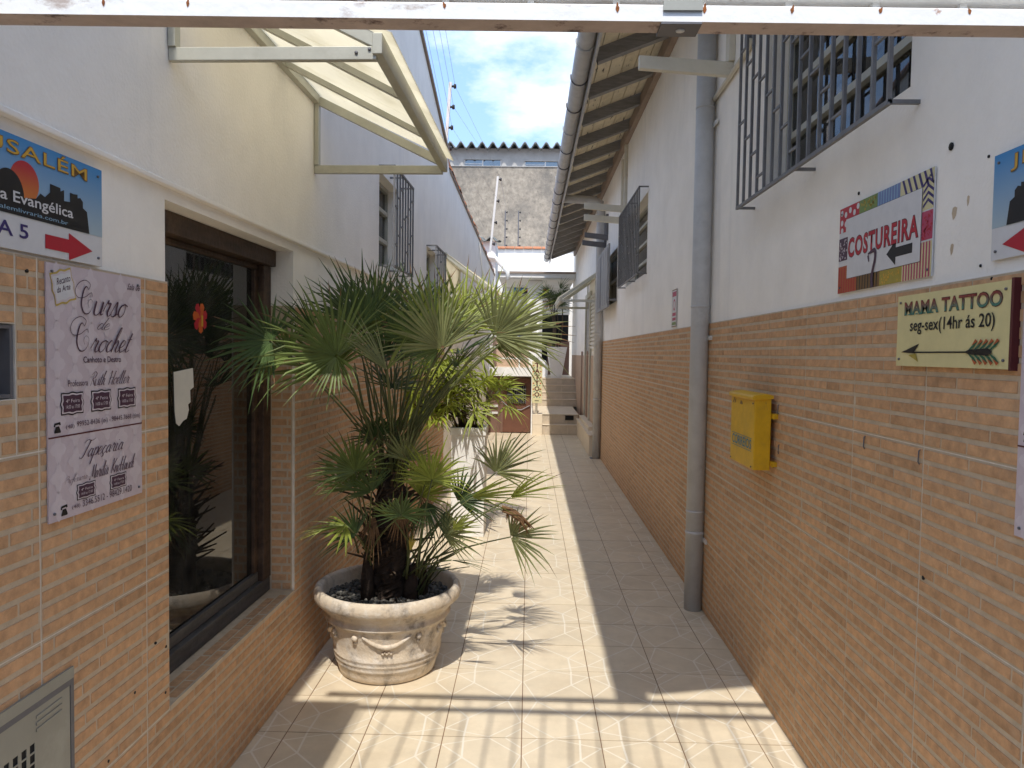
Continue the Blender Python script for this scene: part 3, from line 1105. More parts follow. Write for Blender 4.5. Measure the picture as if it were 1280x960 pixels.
def circ(x, y, r, n=24, ry=None, a0=0, a1=2 * math.pi):
    k = n if abs(a1 - a0 - 2 * math.pi) < 1e-6 else n + 1
    return [(x + r * math.cos(a0 + (a1 - a0) * i / n), y + (ry or r) * math.sin(a0 + (a1 - a0) * i / n)) for i in range(k)]


def ribbon(pts, ws):
    """stroke of changing width as quads"""
    out_ = []
    P = [Vector(p) for p in pts]
    sd = []
    for i, p in enumerate(P):
        d = (P[min(i + 1, len(P) - 1)] - P[max(i - 1, 0)]).normalized()
        n_ = Vector((-d.y, d.x)) * ws[i] / 2
        sd.append((p + n_, p - n_))
    for i in range(len(P) - 1):
        out_.append([tuple(sd[i][0]), tuple(sd[i][1]), tuple(sd[i + 1][1]), tuple(sd[i + 1][0])])
    return out_


def smooth(pts, n=6):
    """Catmull-Rom through the points"""
    P = [Vector(p) for p in pts]
    o = []
    for i in range(len(P) - 1):
        a, b, c, d = P[max(i - 1, 0)], P[i], P[i + 1], P[min(i + 2, len(P) - 1)]
        for k in range(n):
            t = k / n
            o.append(.5 * ((2 * b) + (c - a) * t + (2 * a - 5 * b + 4 * c - d) * t * t + (3 * b - a - 3 * c + d) * t ** 3))
    o.append(P[-1])
    return o


def text(e, body, box, m, lay=2, shear=0.0, bold=0.0, rot=0.0, name='lettering', spacing=1.0, keep=False, par=None):
    """lettering fitted to a box (x0,y0,x1,y1) on the board"""
    cu = bpy.data.curves.new('lettering', 'FONT')
    cu.body = body
    cu.size = 1.0
    cu.shear = shear
    cu.offset = bold
    cu.space_character = spacing
    cu.resolution_u = 3
    to = bpy.data.objects.new('lettering_tmp', cu)
    COL.objects.link(to)
    bpy.context.view_layer.update()
    dg = bpy.context.evaluated_depsgraph_get()
    me = bpy.data.meshes.new_from_object(to.evaluated_get(dg))
    bpy.data.objects.remove(to)
    bpy.data.curves.remove(cu)
    xs = [v.co.x for v in me.vertices]
    ys = [v.co.y for v in me.vertices]
    ax, bx, ay, by = min(xs), max(xs), min(ys), max(ys)
    x0, y0, x1, y1 = box
    sx = (x1 - x0) / (bx - ax)
    sy = (y1 - y0) / (by - ay)
    z = e['t'] + .0005 * lay
    for v in me.vertices:
        px, py = (v.co.x - ax) * sx, (v.co.y - ay) * sy
        v.co = (x0 + px, y0 + py + rot * px, z)
    me.materials.clear()
    me.materials.append(MATS[m])
    me.update()
    me.name = name
    return link(me, name, par or e)


LR = (.024, 1, 0)
RR = (0, -1, 0)


def lwall(y, z, x=.011):
    a = math.atan(.024)
    return Vector((-1.19 + x * math.cos(a) + y * math.sin(a), y * math.cos(a) - x * math.sin(a), z))


def bookshop(label, o, right, w, h, flip, name='bookshop_sign'):
    e = sign(name, label, 'sign', o, right, w, h, 'p_white')
    k = h / .25
    fx = (lambda x: w - x * k) if flip else (lambda x: x * k)
    F = lambda pts: [(fx(x), y * k) for x, y in pts]
    s = w / k
    flat(e, [rect(0, .076 * k, w, h)], 'ink_sky' if not k < .9 else 'p_cyan', 1, 'picture')
    flat(e, [F(circ(.335, .155, .046, 28))], 'ink_sun' if k > .9 else 'p_red', 2, 'red_sun')
    pb = [F([(.02, .0765), (.565, .0765), (.556, .13), (.54, .137), (.54, .152), (.530, .160), (.519, .157), (.519, .166), (.505, .164), (.490, .165), (.490, .142), (.468, .140), (.468, .166),
             (.455, .160), (.455, .168), (.418, .170), (.418, .150), (.40, .135), (.385, .14), (.37, .125), (.33, .118), (.20, .118), (.20, .15), (.17, .16), (.17, .13), (.10, .13), (.10, .165), (.06, .165), (.06, .13), (.02, .12)])]
    flat(e, pb, 'p_black', 3, 'wall_silhouette')
    flat(e, [F(circ(.285, .117, .047, 20, .056, 0, math.pi))], 'p_black', 3, 'dome_silhouette')
    x0, x1 = .065 * k, .555 * k
    if flip:
        x0, x1 = w - x1, w - x0
    text(e, 'JERUSALÉM', (x0 - .003 * k, .196 * k, x1 + .003 * k, .2465 * k), 'p_brown', 4, bold=.016, spacing=1.06)
    text(e, 'JERUSALÉM', (x0, .199 * k, x1, .2440 * k), 'p_yellow', 5, bold=0.0, spacing=1.08)
    if k > .9:
        x0, x1 = (.13, .50) if not flip else (w - .50, w - .13)
        text(e, 'Livraria Evangélica', (x0, .096, x1, .128), 'p_white', 5, bold=.012)
        text(e, 'www.jerusalemlivraria.com.br', (x0, .081, x1 - .02, .093), 'p_sky', 5)
    text(e, 'LOJA 5', ((.15 if not flip else s - .36) * k, .018 * k, (.345 if not flip else s - .15) * k, .060 * k), 'p_indigo', 2, bold=.015)
    flat(e, [F([(.40, .017), (.485, .017), (.485, .0), (.578, .034), (.485, .066), (.485, .050), (.40, .050)])], 'p_red', 2, 'arrow')
    return e


bookshop('blue bookshop sign with a red sun, on the wall above the junction box', lwall(1.294, 1.812), LR, .62, .25, False)
bookshop('blue bookshop sign with a red left-pointing arrow, next to the patchwork-bordered sign', (1.115, 1.808, 1.840), RR, .62, .25, True)


def swashC(e, x, y, s, m, lay=4):
    """big looped script capital C"""
    pts = smooth([(.62, .80), (.52, .90), (.40, .82), (.28, .55), (.24, .28), (.36, .04), (.58, .03), (.78, .20), (.84, .42), (.70, .50), (.58, .38), (.62, .22)], 5)
    ws = [.012 + .05 * max(0, math.sin(math.pi * min(1, i / 34))) for i in range(len(pts))]
    flat(e, ribbon([(x + p.x * s, y + p.y * s) for p in pts], [w_ * s for w_ in ws]), m, lay, 'swash')
    pts = smooth([(.60, .80), (.70, .98), (.45, 1.10), (.10, .98), (-.08, .72), (.05, .52), (.40, .55), (.74, .72), (.80, .60)], 5)
    flat(e, ribbon([(x + p.x * s, y + p.y * s) for p in pts], [.022 * s] * len(pts)), m, lay + 1, 'swash')


GLY = {
 'u': (.9, [[(0, 1), (.05, .2), (.3, 0), (.6, .3), (.65, 1)], [(.65, 1), (.68, .1), (.9, .15)]]),
 'r': (.85, [[(0, .3), (.25, 1.15), (.3, .9), (.55, .95), (.45, .3), (.6, 0), (.85, .2)]]),
 's': (.75, [[(0, .2), (.35, 1.1), (.45, .6), (.5, .15), (.2, -.02), (.05, .15)], [(.3, 0), (.75, .25)]]),
 'o': (.8, [[(.5, 1), (.15, .8), (.05, .3), (.3, 0), (.6, .3), (.6, .8), (.45, 1), (.8, .85)]]),
 'd': (.9, [[(.6, .8), (.3, 1), (.05, .4), (.25, 0), (.55, .4)], [(.85, 2), (.62, .6), (.65, .05), (.9, .15)]]),
 'e': (.7, [[(0, .3), (.45, .6), (.5, .95), (.25, 1), (.05, .45), (.25, 0), (.7, .25)]]),
 'c': (.65, [[(.55, .85), (.35, 1), (.08, .5), (.25, 0), (.65, .25)]]),
 'h': (.85, [[(.05, .2), (.5, 1.9), (.4, 2.1), (.2, 1.2), (.05, 0)], [(.07, .4), (.4, 1), (.55, .8), (.45, .2), (.6, 0), (.85, .2)]]),
 't': (.55, [[(.4, 1.7), (.15, .3), (.25, 0), (.55, .2)], [(.05, 1.1), (.55, 1.15)]]),
 'a': (.85, [[(.6, .85), (.35, 1), (.08, .45), (.25, 0), (.55, .4), (.62, .95)], [(.62, .95), (.58, .1), (.85, .15)]]),
 'p': (.75, [[(.2, 1.05), (0, -1)], [(.15, .6), (.45, 1.05), (.65, .7), (.5, .1), (.15, .1)]]),
 'i': (.45, [[(.1, 1), (.05, .15), (.2, 0), (.45, .2)], [(.2, 1.45), (.24, 1.36)]]),
 'ç': (.65, [[(.55, .85), (.35, 1), (.08, .5), (.25, 0), (.65, .25)], [(.3, 0), (.36, -.25), (.18, -.4)]]),
 'l': (.5, [[(0, .2), (.45, 1.8), (.35, 2.1), (.15, 1.3), (.1, .2), (.3, 0), (.5, .2)]]),
 'n': (.85, [[(.05, 1), (.05, 0)], [(.07, .5), (.4, 1), (.55, .75), (.5, .2), (.65, 0), (.85, .2)]]),
 'b': (.8, [[(0, .2), (.4, 1.9), (.3, 2.1), (.1, 1.1), (.1, .2), (.4, 0), (.6, .5), (.4, .9), (.75, .8)]]),
 'f': (.55, [[(.1, .3), (.55, 1.8), (.45, 2.1), (.25, 1.2), (0, -.9)], [(.0, .9), (.5, 1)]]),
 'T': (1.1, [[(0, 1.9), (.4, 2.2), (1.1, 2.05), (1.5, 2.3)], [(.9, 2.1), (.6, .9), (.35, .1), (0, 0), (-.15, .25)]]),
 'R': (1.2, [[(.3, 0), (.5, 2)], [(0, 1.6), (.5, 2.1), (1, 1.8), (.8, 1.2), (.45, 1.05), (.8, .5), (1.1, 0), (1.3, .1)]]),
 'H': (1.25, [[(.1, 1.7), (.4, 2.1), (.2, 0)], [(1.2, 2.1), (.95, .8), (.9, 0), (1.2, .1)], [(.1, .9), (.6, 1.1), (1.1, 1.05)]]),
 'M': (1.35, [[(-.1, .1), (.15, 0), (.5, 2.05), (.6, .2), (1.1, 2.05), (1.1, .2), (1.3, 0)]]),
 'K': (1.2, [[(.1, 1.8), (.45, 2.1), (.2, 0)], [(1.2, 2.1), (.45, 1), (.9, .3), (1.2, 0)]]),
 'P': (1.1, [[(.3, 0), (.5, 2)], [(0, 1.6), (.5, 2.1), (1.05, 1.8), (.8, 1.15), (.45, 1.05)]]),
 ' ': (.7, [])}


def script(e, body, box, m, lay=4, wt=.16, slant=.38):
    """pen lettering drawn stroke by stroke: thick going down, thin going up"""
    st, x = [], 0
    for ch in body:
        adv, ss = GLY[ch]
        for q in ss:
            st.append([(x + px + slant * py, py) for px, py in q])
        x += adv * .92
    xs = [p[0] for q in st for p in q]
    ys = [p[1] for q in st for p in q]
    x0, y0, x1, y1 = box
    sx, sy = (x1 - x0) / (max(xs) - min(xs)), (y1 - y0) / (max(ys) - min(ys))
    polys = []
    for q in st:
        pts = smooth([(x0 + (px - min(xs)) * sx, y0 + (py - min(ys)) * sy) for px, py in q], 5) if len(q) > 1 else []
        ws = []
        for i in range(len(pts)):
            d = pts[min(i + 1, len(pts) - 1)] - pts[max(i - 1, 0)]
            dn = max(0, -d.y / (d.length + 1e-9))
            ws.append(wt * sy * (.42 + .75 * dn))
        polys += ribbon([tuple(p) for p in pts], ws)
    flat(e, polys, m, lay, 'lettering')


def badge(e, cx, cy, w, h, m, frame, lay=3, lines=(), tm='p_lilac2', rot=0.0):
    def shape(a, b):
        pts = []
        for i in range(48):
            t = 2 * math.pi * i / 48
            c, s_ = math.cos(t), math.sin(t)
            r_ = 1 / max(abs(c), abs(s_)) ** .8
            r_ *= 1 + .045 * math.cos(8 * t)
            px, py = a * c * r_, b * s_ * r_
            pts.append((cx + px * math.cos(rot) - py * math.sin(rot), cy + py * math.cos(rot) + px * math.sin(rot)))
        return pts
    flat(e, [shape(w / 2, h / 2)], frame, lay, 'badge_frame')
    flat(e, [shape(w * .465, h * .44)], 'p_lilac2', lay + 1, 'badge_field')
    flat(e, [shape(w * .41, h * .375)], m, lay + 2, 'badge_field')
    for i, (s_, y0, y1) in enumerate(lines):
        text(e, s_, (cx - w * .3, cy + h * y0, cx + w * .3, cy + h * y1), tm, lay + 3, rot=rot)


def phone(e, x, y, s, m, lay=3):
    flat(e, [[(x + a * s, y + b * s) for a, b in p] for p in
             ([(.0, .62), (.1, .92), (.9, 1.0), (1.0, .76), (.82, .68), (.74, .78), (.25, .74), (.2, .58)],
              [(.3, .60), (.75, .62), (1.0, .12), (.95, 0), (.1, 0), (.08, .12)])], m, lay, 'telephone_mark')


def crochet(label, o, right):
    w, h = .40, .62
    e = sign('course_poster', label, 'poster', o, right, w, h, 'p_lilac')
    # damask ground
    pol = []
    for i in range(6):
        for j in range(9):
            x, y = .035 + i * .066, .035 + j * .069 + (.034 if i % 2 else 0)
            if y > h - .03:
                continue
            pol.append([(x + .024 * math.cos(t) * (1 + .28 * math.cos(4 * t)), y + .03 * math.sin(t) * (1 + .28 * math.cos(4 * t))) for t in [2 * math.pi * q / 16 for q in range(16)]])
    flat(e, pol, 'p_lilac2', 1, 'damask')
    V = lambda v: h * (1 - v)
    flat(e, [rect(0, V(.674), w, V(.668))], 'p_maroon', 2, 'divider')
    swashC(e, w * .27, V(.185), .078, 'p_plum')
    script(e, 'urso', (w * .44, V(.187), w * .82, V(.118)), 'p_plum', 6)
    script(e, 'de', (w * .48, V(.245), w * .61, V(.192)), 'p_plum', 6)
    swashC(e, w * .22, V(.338), .080, 'p_plum')
    script(e, 'rochet', (w * .40, V(.34), w * .88, V(.235)), 'p_plum', 6)
    text(e, 'Canhoto e Destro', (w * .33, V(.384), w * .74, V(.358)), 'p_plum', 4, bold=.01)
    text(e, 'Professora', (w * .18, V(.478), w * .375, V(.452)), 'p_plum', 4)
    script(e, 'Ruth Hoeller', (w * .40, V(.480), w * .84, V(.422)), 'p_plum', 4, .14)
    for u in (.22, .515, .81):
        badge(e, w * u, V(.545), .088, .056, 'p_plum', 'p_black', 3, (('4ª Feira', .04, .2), ('14:00 as 17:00', -.22, -.06)))
    phone(e, w * .045, V(.655), .026, 'p_black')
    text(e, '(48)', (w * .155, V(.648), w * .235, V(.628)), 'p_plum', 4)
    text(e, '99952-8436 (oi) - 98445.7668 (tim)', (w * .26, V(.648), w * .97, V(.620)), 'p_plum', 4)
    script(e, 'Tapeçaria', (w * .28, V(.805), w * .76, V(.700)), 'p_plum', 4)
    script(e, 'Professora', (w * .14, V(.874), w * .36, V(.834)), 'p_plum', 4, .13)
    script(e, 'Marilia Knoblauch', (w * .38, V(.868), w * .90, V(.808)), 'p_plum', 4, .14)
    for u in (.35, .70):
        badge(e, w * u, V(.910), .078, .041, 'p_plum', 'p_black', 3, (('4ª Feira', .04, .2), ('14:00 as 17:00', -.22, -.06)))
    phone(e, w * .10, V(.985), .026, 'p_black')
    text(e, '(48)', (w * .205, V(.974), w * .285, V(.955)), 'p_plum', 4)
    text(e, '3346.5512 - 98429.1420', (w * .31, V(.974), w * .86, V(.946)), 'p_plum', 4)
    badge(e, w * .145, V(.085), .082, .082, 'p_white', 'p_gold', 3, (('Recanto', .02, .22), ('da Arte', -.22, -.04)), 'p_plum', .28)
    text(e, 'Sala 06', (w * .82, V(.058), w * .985, V(.030)), 'p_plum', 4, shear=.5)
    return e


crochet('lilac crochet course poster below the bookshop sign, beside the display window', lwall(1.697, 1.178), LR)
crochet('lilac course poster on the long house wall beside the cream arrow board', (1.109, 1.672, 1.205), RR)

# dressmaker sign
e = sign('dressmaker_sign', 'white sign with a patchwork border, red word and black arrow', 'sign', (1.117, 2.692, 1.832), RR, .617, .302)
w, h = .617, .302
ix0, ix1, iy0, iy1 = .073, .559, .047, .258
flat(e, [rect(0, .215, .052, h), rect(.052, iy1, .155, h)], 'p_red', 1, 'patch')
flat(e, [circ(x, y, .0105, 12) for x, y in ((.018, .285), (.05, .275), (.085, .285), (.118, .272), (.145, .288), (.02, .25), (.052, .242), (.022, .222))], 'p_white', 2, 'dots')
flat(e, [rect(.155, iy1, .285, h)], 'p_green', 1, 'patch')
rr = random.Random(3)
flat(e, [circ(rr.uniform(.165, .275), rr.uniform(iy1 + .008, h - .008), rr.uniform(.003, .006), 7) for _ in range(26)], 'p_olive', 2, 'flowers')
flat(e, [rect(.285, iy1, .43, h)], 'p_stripe', 1, 'patch')
flat(e, [rect(.29 + k * .017, iy1, .295 + k * .017, h) for k in range(8)], 'p_sky', 2, 'stripes')
flat(e, [rect(.43, iy1, w, h), rect(ix1, .19, w, iy1)], 'p_paleyel', 1, 'patch')
zz = []
for k in range(7):
    x = .44 + k * .030
    for (a, b_) in ((0, 1), (1, 0)):
        zz.append([(x + .00, h - .022 * (1 - a) - .0), (x + .012, h - .022 * (1 - a)), (x + .012 + .022, h - .044 + .022 * (1 - a)), (x + .022, h - .044 + .022 * (1 - a))])
zz = [[(min(px, w), py) for px, py in p] for p in zz]
for k in range(4):
    y = .195 + k * .020
    zz.append([(ix1 + .003, y), (ix1 + .03, y + .018), (w, y), (w, y + .009), (ix1 + .03, y + .027), (ix1 + .003, y + .009)])
flat(e, zz, 'p_indigo', 2, 'chevrons')
flat(e, [rect(ix1, .105, w, .186)], 'p_pink', 1, 'patch')
flat(e, [circ(rr.uniform(ix1 + .006, w - .006), rr.uniform(.11, .182), rr.uniform(.002, .004), 6) for _ in range(40)], 'p_red', 2, 'flowers')
flat(e, [rect(.455, 0, w, iy0), rect(ix1, iy0, w, .1)], 'p_paleyel', 1, 'patch')
flat(e, [rect(.462 + k * .0155, 0, .4695 + k * .0155, iy0 if k < 6 else .1) for k in range(10)], 'p_pink', 2, 'stripes')
flat(e, [rect(.315, 0, .455, iy0)], 'p_olive', 1, 'patch')
flat(e, [circ(rr.uniform(.322, .448), rr.uniform(.006, .04), rr.uniform(.002, .005), 6) for _ in range(30)], 'p_yellow', 2, 'flowers')
flat(e, [rect(.15, 0, .315, iy0)], 'p_brown', 1, 'patch')
flat(e, [rect(.152 + k * .02, 0, .158 + k * .02, iy0) for k in range(8)], 'p_black', 2, 'stripes')
flat(e, [rect(0, 0, .15, iy0), rect(0, iy0, ix0, .095)], 'p_rust', 1, 'patch')
flat(e, [rect(.008 + k * .02, 0, .014 + k * .02, .09 if k < 3 else iy0) for k in range(7)], 'p_red', 2, 'stripes')
flat(e, [rect(0, .115, ix0, .195)], 'p_plum', 1, 'patch')
flat(e, [circ(rr.uniform(.006, ix0 - .006), rr.uniform(.12, .19), rr.uniform(.002, .005), 6) for _ in range(30)], 'p_lilac', 2, 'flowers')
flat(e, [rect(ix0, iy0, ix1, iy1)], 'p_black', 3, 'field_edge')
flat(e, [rect(ix0 + .0012, iy0 + .0012, ix1 - .0012, iy1 - .0012)], 'p_white', 4, 'field')
text(e, 'COSTUREIRA', (.079, .117, .547, .188), 'p_maroon', 5, bold=.045, spacing=1.12)
text(e, 'COSTUREIRA', (.082, .120, .544, .185), 'p_red', 6, bold=.022, spacing=1.12)
flat(e, [[(.36, .094), (.418, .132), (.418, .108), (.515, .108), (.515, .079), (.418, .079), (.418, .054)]], 'p_black', 5, 'arrow')
pts = smooth([(.235, .112), (.255, .116), (.283, .118), (.286, .09), (.272, .055), (.266, .03), (.272, -.0)], 4)
flat(e, ribbon([tuple(p) for p in pts], [.004 + .011 * min(1, i / 7) for i in range(len(pts))]), 'p_plum', 7, 'needle_mark')
flat(e, ribbon([(.236, .108), (.243, .086)], [.010, .006]), 'p_plum', 7, 'needle_mark')

# tattoo board
e = sign('tattoo_board', 'cream wooden board with opening hours and a long dark arrow, below the patchwork-bordered sign', 'sign', (1.107, 2.215, 1.580), RR, .514, .205, 'p_cream', .012)
w, h = .514, .205
b = MB()
b.box(w + .0005, w + .010, -.003, h + .004, -.006, .013, 'p_maroon')
b.build('edge_strip', e)
text(e, 'MAMA TATTOO', (.040, .146, .486, .186), 'p_maroon', 2, bold=.035)
text(e, 'MAMA TATTOO', (.042, .148, .484, .184), 'ink_tattoo', 3, bold=.022)
sf = []
for k, ch in enumerate('MAMA TATTOO'):
    if ch in 'MAT':
        x = .042 + .442 * (k + .45) / 11
        sf.append(rect(x - .016, .147, x - .003, .1505))
        sf.append(rect(x + .003, .147, x + .016, .1505))
flat(e, sf[:8], 'p_teal', 4, 'serifs')
text(e, 'seg-sex(14hr ás 20)', (.075, .090, .460, .134), 'p_black', 3, bold=.012)
flat(e, [[(.03, .040), (.128, .064), (.105, .042), (.105, .038), (.112, .036)], rect(.10, .0378, .37, .0418)], 'p_black', 3, 'arrow')
flat(e, [[(.072, .032), (.112, .0365), (.126, .013)]], 'p_olive', 3, 'arrow_barb')
fe, fo = [], []
for k in range(5):
    x = .355 + k * .021
    for s_ in (1, -1):
        fe.append([(x, .04), (x + .030, .04 + s_ * .013), (x + .043, .04 + s_ * .026), (x + .030, .04 + s_ * .022), (x + .012, .04 + s_ * .010)])
        fo.append([(x + .020, .04 + s_ * .016), (x + .043, .04 + s_ * .026), (x + .034, .04 + s_ * .032)])
flat(e, fe, 'p_darkgreen', 4, 'feathers')
flat(e, fo, 'p_rust', 5, 'feather_tips')
flat(e, [[(.345, .04), (.365, .046), (.44, .049), (.455, .043), (.455, .037), (.44, .031), (.365, .034)]], 'p_black', 6, 'arrow_shaft')

# small plaque far along the wall
e = sign('wall_plaque', 'small white and red plaque just above the wall tiles, past the rain pipe', 'sign', (1.117, 5.80, 1.822), RR, .19, .29)
flat(e, [rect(.0, 0, .19, .29)], 'p_brown', 1, 'border')
flat(e, [rect(.008, .008, .182, .282)], 'p_white', 2, 'field')
flat(e, [rect(.02, .235, .17, .272), circ(.095, .17, .045, 18), rect(.03, .085, .16, .11), rect(.03, .05, .16, .072)], 'p_pink', 3, 'red_marks')
flat(e, [circ(.095, .17, .03, 18)], 'p_white', 4, 'ring')
flat(e, [rect(.02, .015, .17, .038)], 'p_green', 3, 'green_bar')

# ------------------------------------------------------------------ on the glass
gm = Matrix.Translation((-1.19, 0, 0)) @ Matrix.Rotation(-math.atan(.024), 4, 'Z')
e = thing('flower_decal', 'orange red flower decal stuck on the dark display window', 'decal')
e.matrix_world = gm
m = MB()
for k in range(7):
    a = 2 * math.pi * k / 7 + .3
    c, s_ = math.cos(a), math.sin(a)
    q = [(0, 0), (.02, .016), (.052, .017), (.060, 0), (.052, -.017), (.02, -.016)]
    m.add([(-.1425 + .0001 * k, 2.785 + x * c - y * s_, 1.718 + x * s_ + y * c) for x, y in q], [tuple(range(6))], 'p_orange' if k % 2 else 'p_red')
m.build('petals', e)
m = MB()
m.add([(-.1412, 2.80 + dy, 1.706 + dz) for dy, dz in ((-.008, -.02), (.006, -.02), (.006, .022), (-.008, .022))], [(0, 1, 2, 3)], 'p_yellow')
m.build('flower_centre', e)
e = thing('paper_notice', 'torn pale paper notice taped inside the display window below the flower', 'notice')
e.matrix_world = gm
m = MB()
pp = [(2.452, 1.515), (2.458, 1.375), (2.468, 1.330), (2.49, 1.318), (2.52, 1.335), (2.545, 1.34), (2.562, 1.372), (2.556, 1.392), (2.575, 1.40), (2.572, 1.445), (2.60, 1.455), (2.594, 1.527)]
m.prism([(y_ + .128, z_) for y_, z_ in pp], (-.1415, 0, 0), (0, 1, 0), (0, 0, 1), (.0008, 0, 0), 'paper')
m.build('sheet', e)

# ------------------------------------------------------------------ letter box
e = thing('letter_box', 'yellow metal letter box fixed to the tiled wall', 'letter box', (1.013, 3.30, 1.09))
m = MB()
m.box(0, .075, 0, .38, 0, .322, 'box_yellow')
m.build('body', e, bevel=.004)
m = MB()
m.prism([(-.010, .316), (.082, .323), (.082, .338), (.05, .345), (-.006, .338), (-.012, .330)], (0, -.008, 0), (1, 0, 0), (0, 0, 1), (0, .396, 0), 'box_yellow')
m.build('lid', e, bevel=.003)
for z in (.02, .235):
    m = MB()
    m.box(.0755, .100, -.026, .012, z, z + .022, 'box_yellow')
    m.prism([(.0755, z - .004), (.1, z + .02), (.0755, z + .022)], (0, -.030, 0), (1, 0, 0), (0, 0, 1), (0, .004, 0), 'box_yellow')
    m.build('bracket', e)
for y, z in ((.02, .30), (.03, .012), (.36, .012)):
    m = MB()
    m.tube([(-.001, y, z), (-.004, y, z)], .004, 'dark_metal', 8)
    m.build('screw', e)
pl = bpy.data.objects.new('print_panel', None)
COL.objects.link(pl)
pl.parent = e
pl.matrix_local = Matrix(((0, 0, -1, -.0002), (-1, 0, 0, .38), (0, 1, 0, 0), (0, 0, 0, 1)))
pl['t'] = 0.0
E2 = pl
text(E2, 'CORREIOS', (.035, .088, .345, .134), 'p_postblue', 2, bold=.02, par=pl)
flat(E2, [rect(.03, .080, .35, .0825), rect(.03, .138, .35, .1405)], 'p_postblue', 2, 'print', pl)
flat(E2, [[(.15, .285), (.20, .285), (.19, .298), (.165, .304)], [(.03, .285), (.045, .285), (.07, .31), (.06, .312)], [(.06, .285), (.075, .285), (.09, .305), (.08, .306)]], 'p_brown', 2, 'emblem', pl)
# ------------------------------------------------------------------ big pot
PX, PY = -.70, 3.66
pot = thing('planter_pot', 'large round pale stone pot with garland relief standing on the tiled alley floor', 'plant pot', (PX, PY, 0))
m = MB()
m.lathe([(0, .001), (.228, .001), (.240, .008), (.246, .03), (.252, .058), (.258, .064), (.262, .074), (.258, .082), (.264, .090), (.268, .099), (.263, .107), (.269, .115), (.272, .124), (.267, .131),
         (.280, .19), (.294, .262), (.298, .276), (.312, .282), (.318, .292), (.310, .302), (.308, .318), (.320, .328), (.328, .338), (.330, .352), (.352, .360), (.364, .372), (.369, .392), (.367, .412), (.358, .428),
         (.346, .434), (.333, .430), (.325, .418), (.320, .37), (.31, .34), (0, .34)], (0, 0, 0), 'pot_stone', 72)
m.build('body', pot, fixn=True)


def potP(a, z, d=0.0):
    r_ = .267 + (z - .131) * .2 + d
    return Vector((r_ * math.cos(a), r_ * math.sin(a), z))


for k in range(4):
    a0 = R(-80) + k * math.pi / 2
    m = MB()
    pts = []
    for i in range(17):
        t = i / 16
        a = a0 + R(-23 + 46 * t)
        pts.append(potP(a, .255 - .05 * math.sin(math.pi * t), .004))
    m.tube(pts, [.005 + .007 * math.sin(math.pi * i / 16) + .0015 * (i % 2) for i in range(17)], 'pot_stone', 8)
    m.build('garland', pot)
    for s_ in (-1, 1):
        m = MB()
        c = potP(a0 + s_ * R(31), .243, .002)
        m.tube([c * 1.0, potP(a0 + s_ * R(31), .243, .016)], [.019, .011], 'pot_stone', 9)
        m.tube([potP(a0 + s_ * R(31), .222, .0), potP(a0 + s_ * R(31), .216, .010)], [.013, .006], 'pot_stone', 7)
        m.build('rosette', pot)
    m = MB()
    for q in range(5):
        c = potP(a0 + R(-4 + 2 * q), .172 + .007 * (q % 2), .0)
        m.tube([c, potP(a0 + R(-4 + 2 * q), .172 + .007 * (q % 2), .009)], [.011, .004], 'pot_stone', 6)
    m.build('relief', pot)
m = MB()
m.lathe([(0, .352), (.322, .352), (.322, .340)], (0, 0, 0), 'soil', 32)
m.build('soil', pot)
m = MB()
ico = bmesh.new()
bmesh.ops.create_icosphere(ico, subdivisions=1, radius=1)
iv = [v.co.copy() for v in ico.verts]
ifc = [tuple(v.index for v in f.verts) for f in ico.faces]
rr = random.Random(11)
for i in range(900):
    a, q = rr.uniform(0, 6.283), .312 * math.sqrt(rr.uniform(.05, 1))
    s_ = rr.uniform(.008, .017)
    e1, e2, e3 = rr.uniform(.7, 1.2), rr.uniform(.7, 1.2), rr.uniform(.55, .9)
    c = Vector((q * math.cos(a), q * math.sin(a), .356 + rr.uniform(0, .012)))
    m.add([c + Vector((v.x * s_ * e1, v.y * s_ * e2, v.z * s_ * e3)) for v in iv], ifc, 'pebble', rr.uniform(-.6, 1.0), True)
m.build('pebbles', pot, kind='stuff')

# ------------------------------------------------------------------ fan palm
LEAF = ['leaf_mid', 'leaf_dark', 'leaf_olive', 'leaf_bright']  # part of the crown's sun and shade is put into these greens


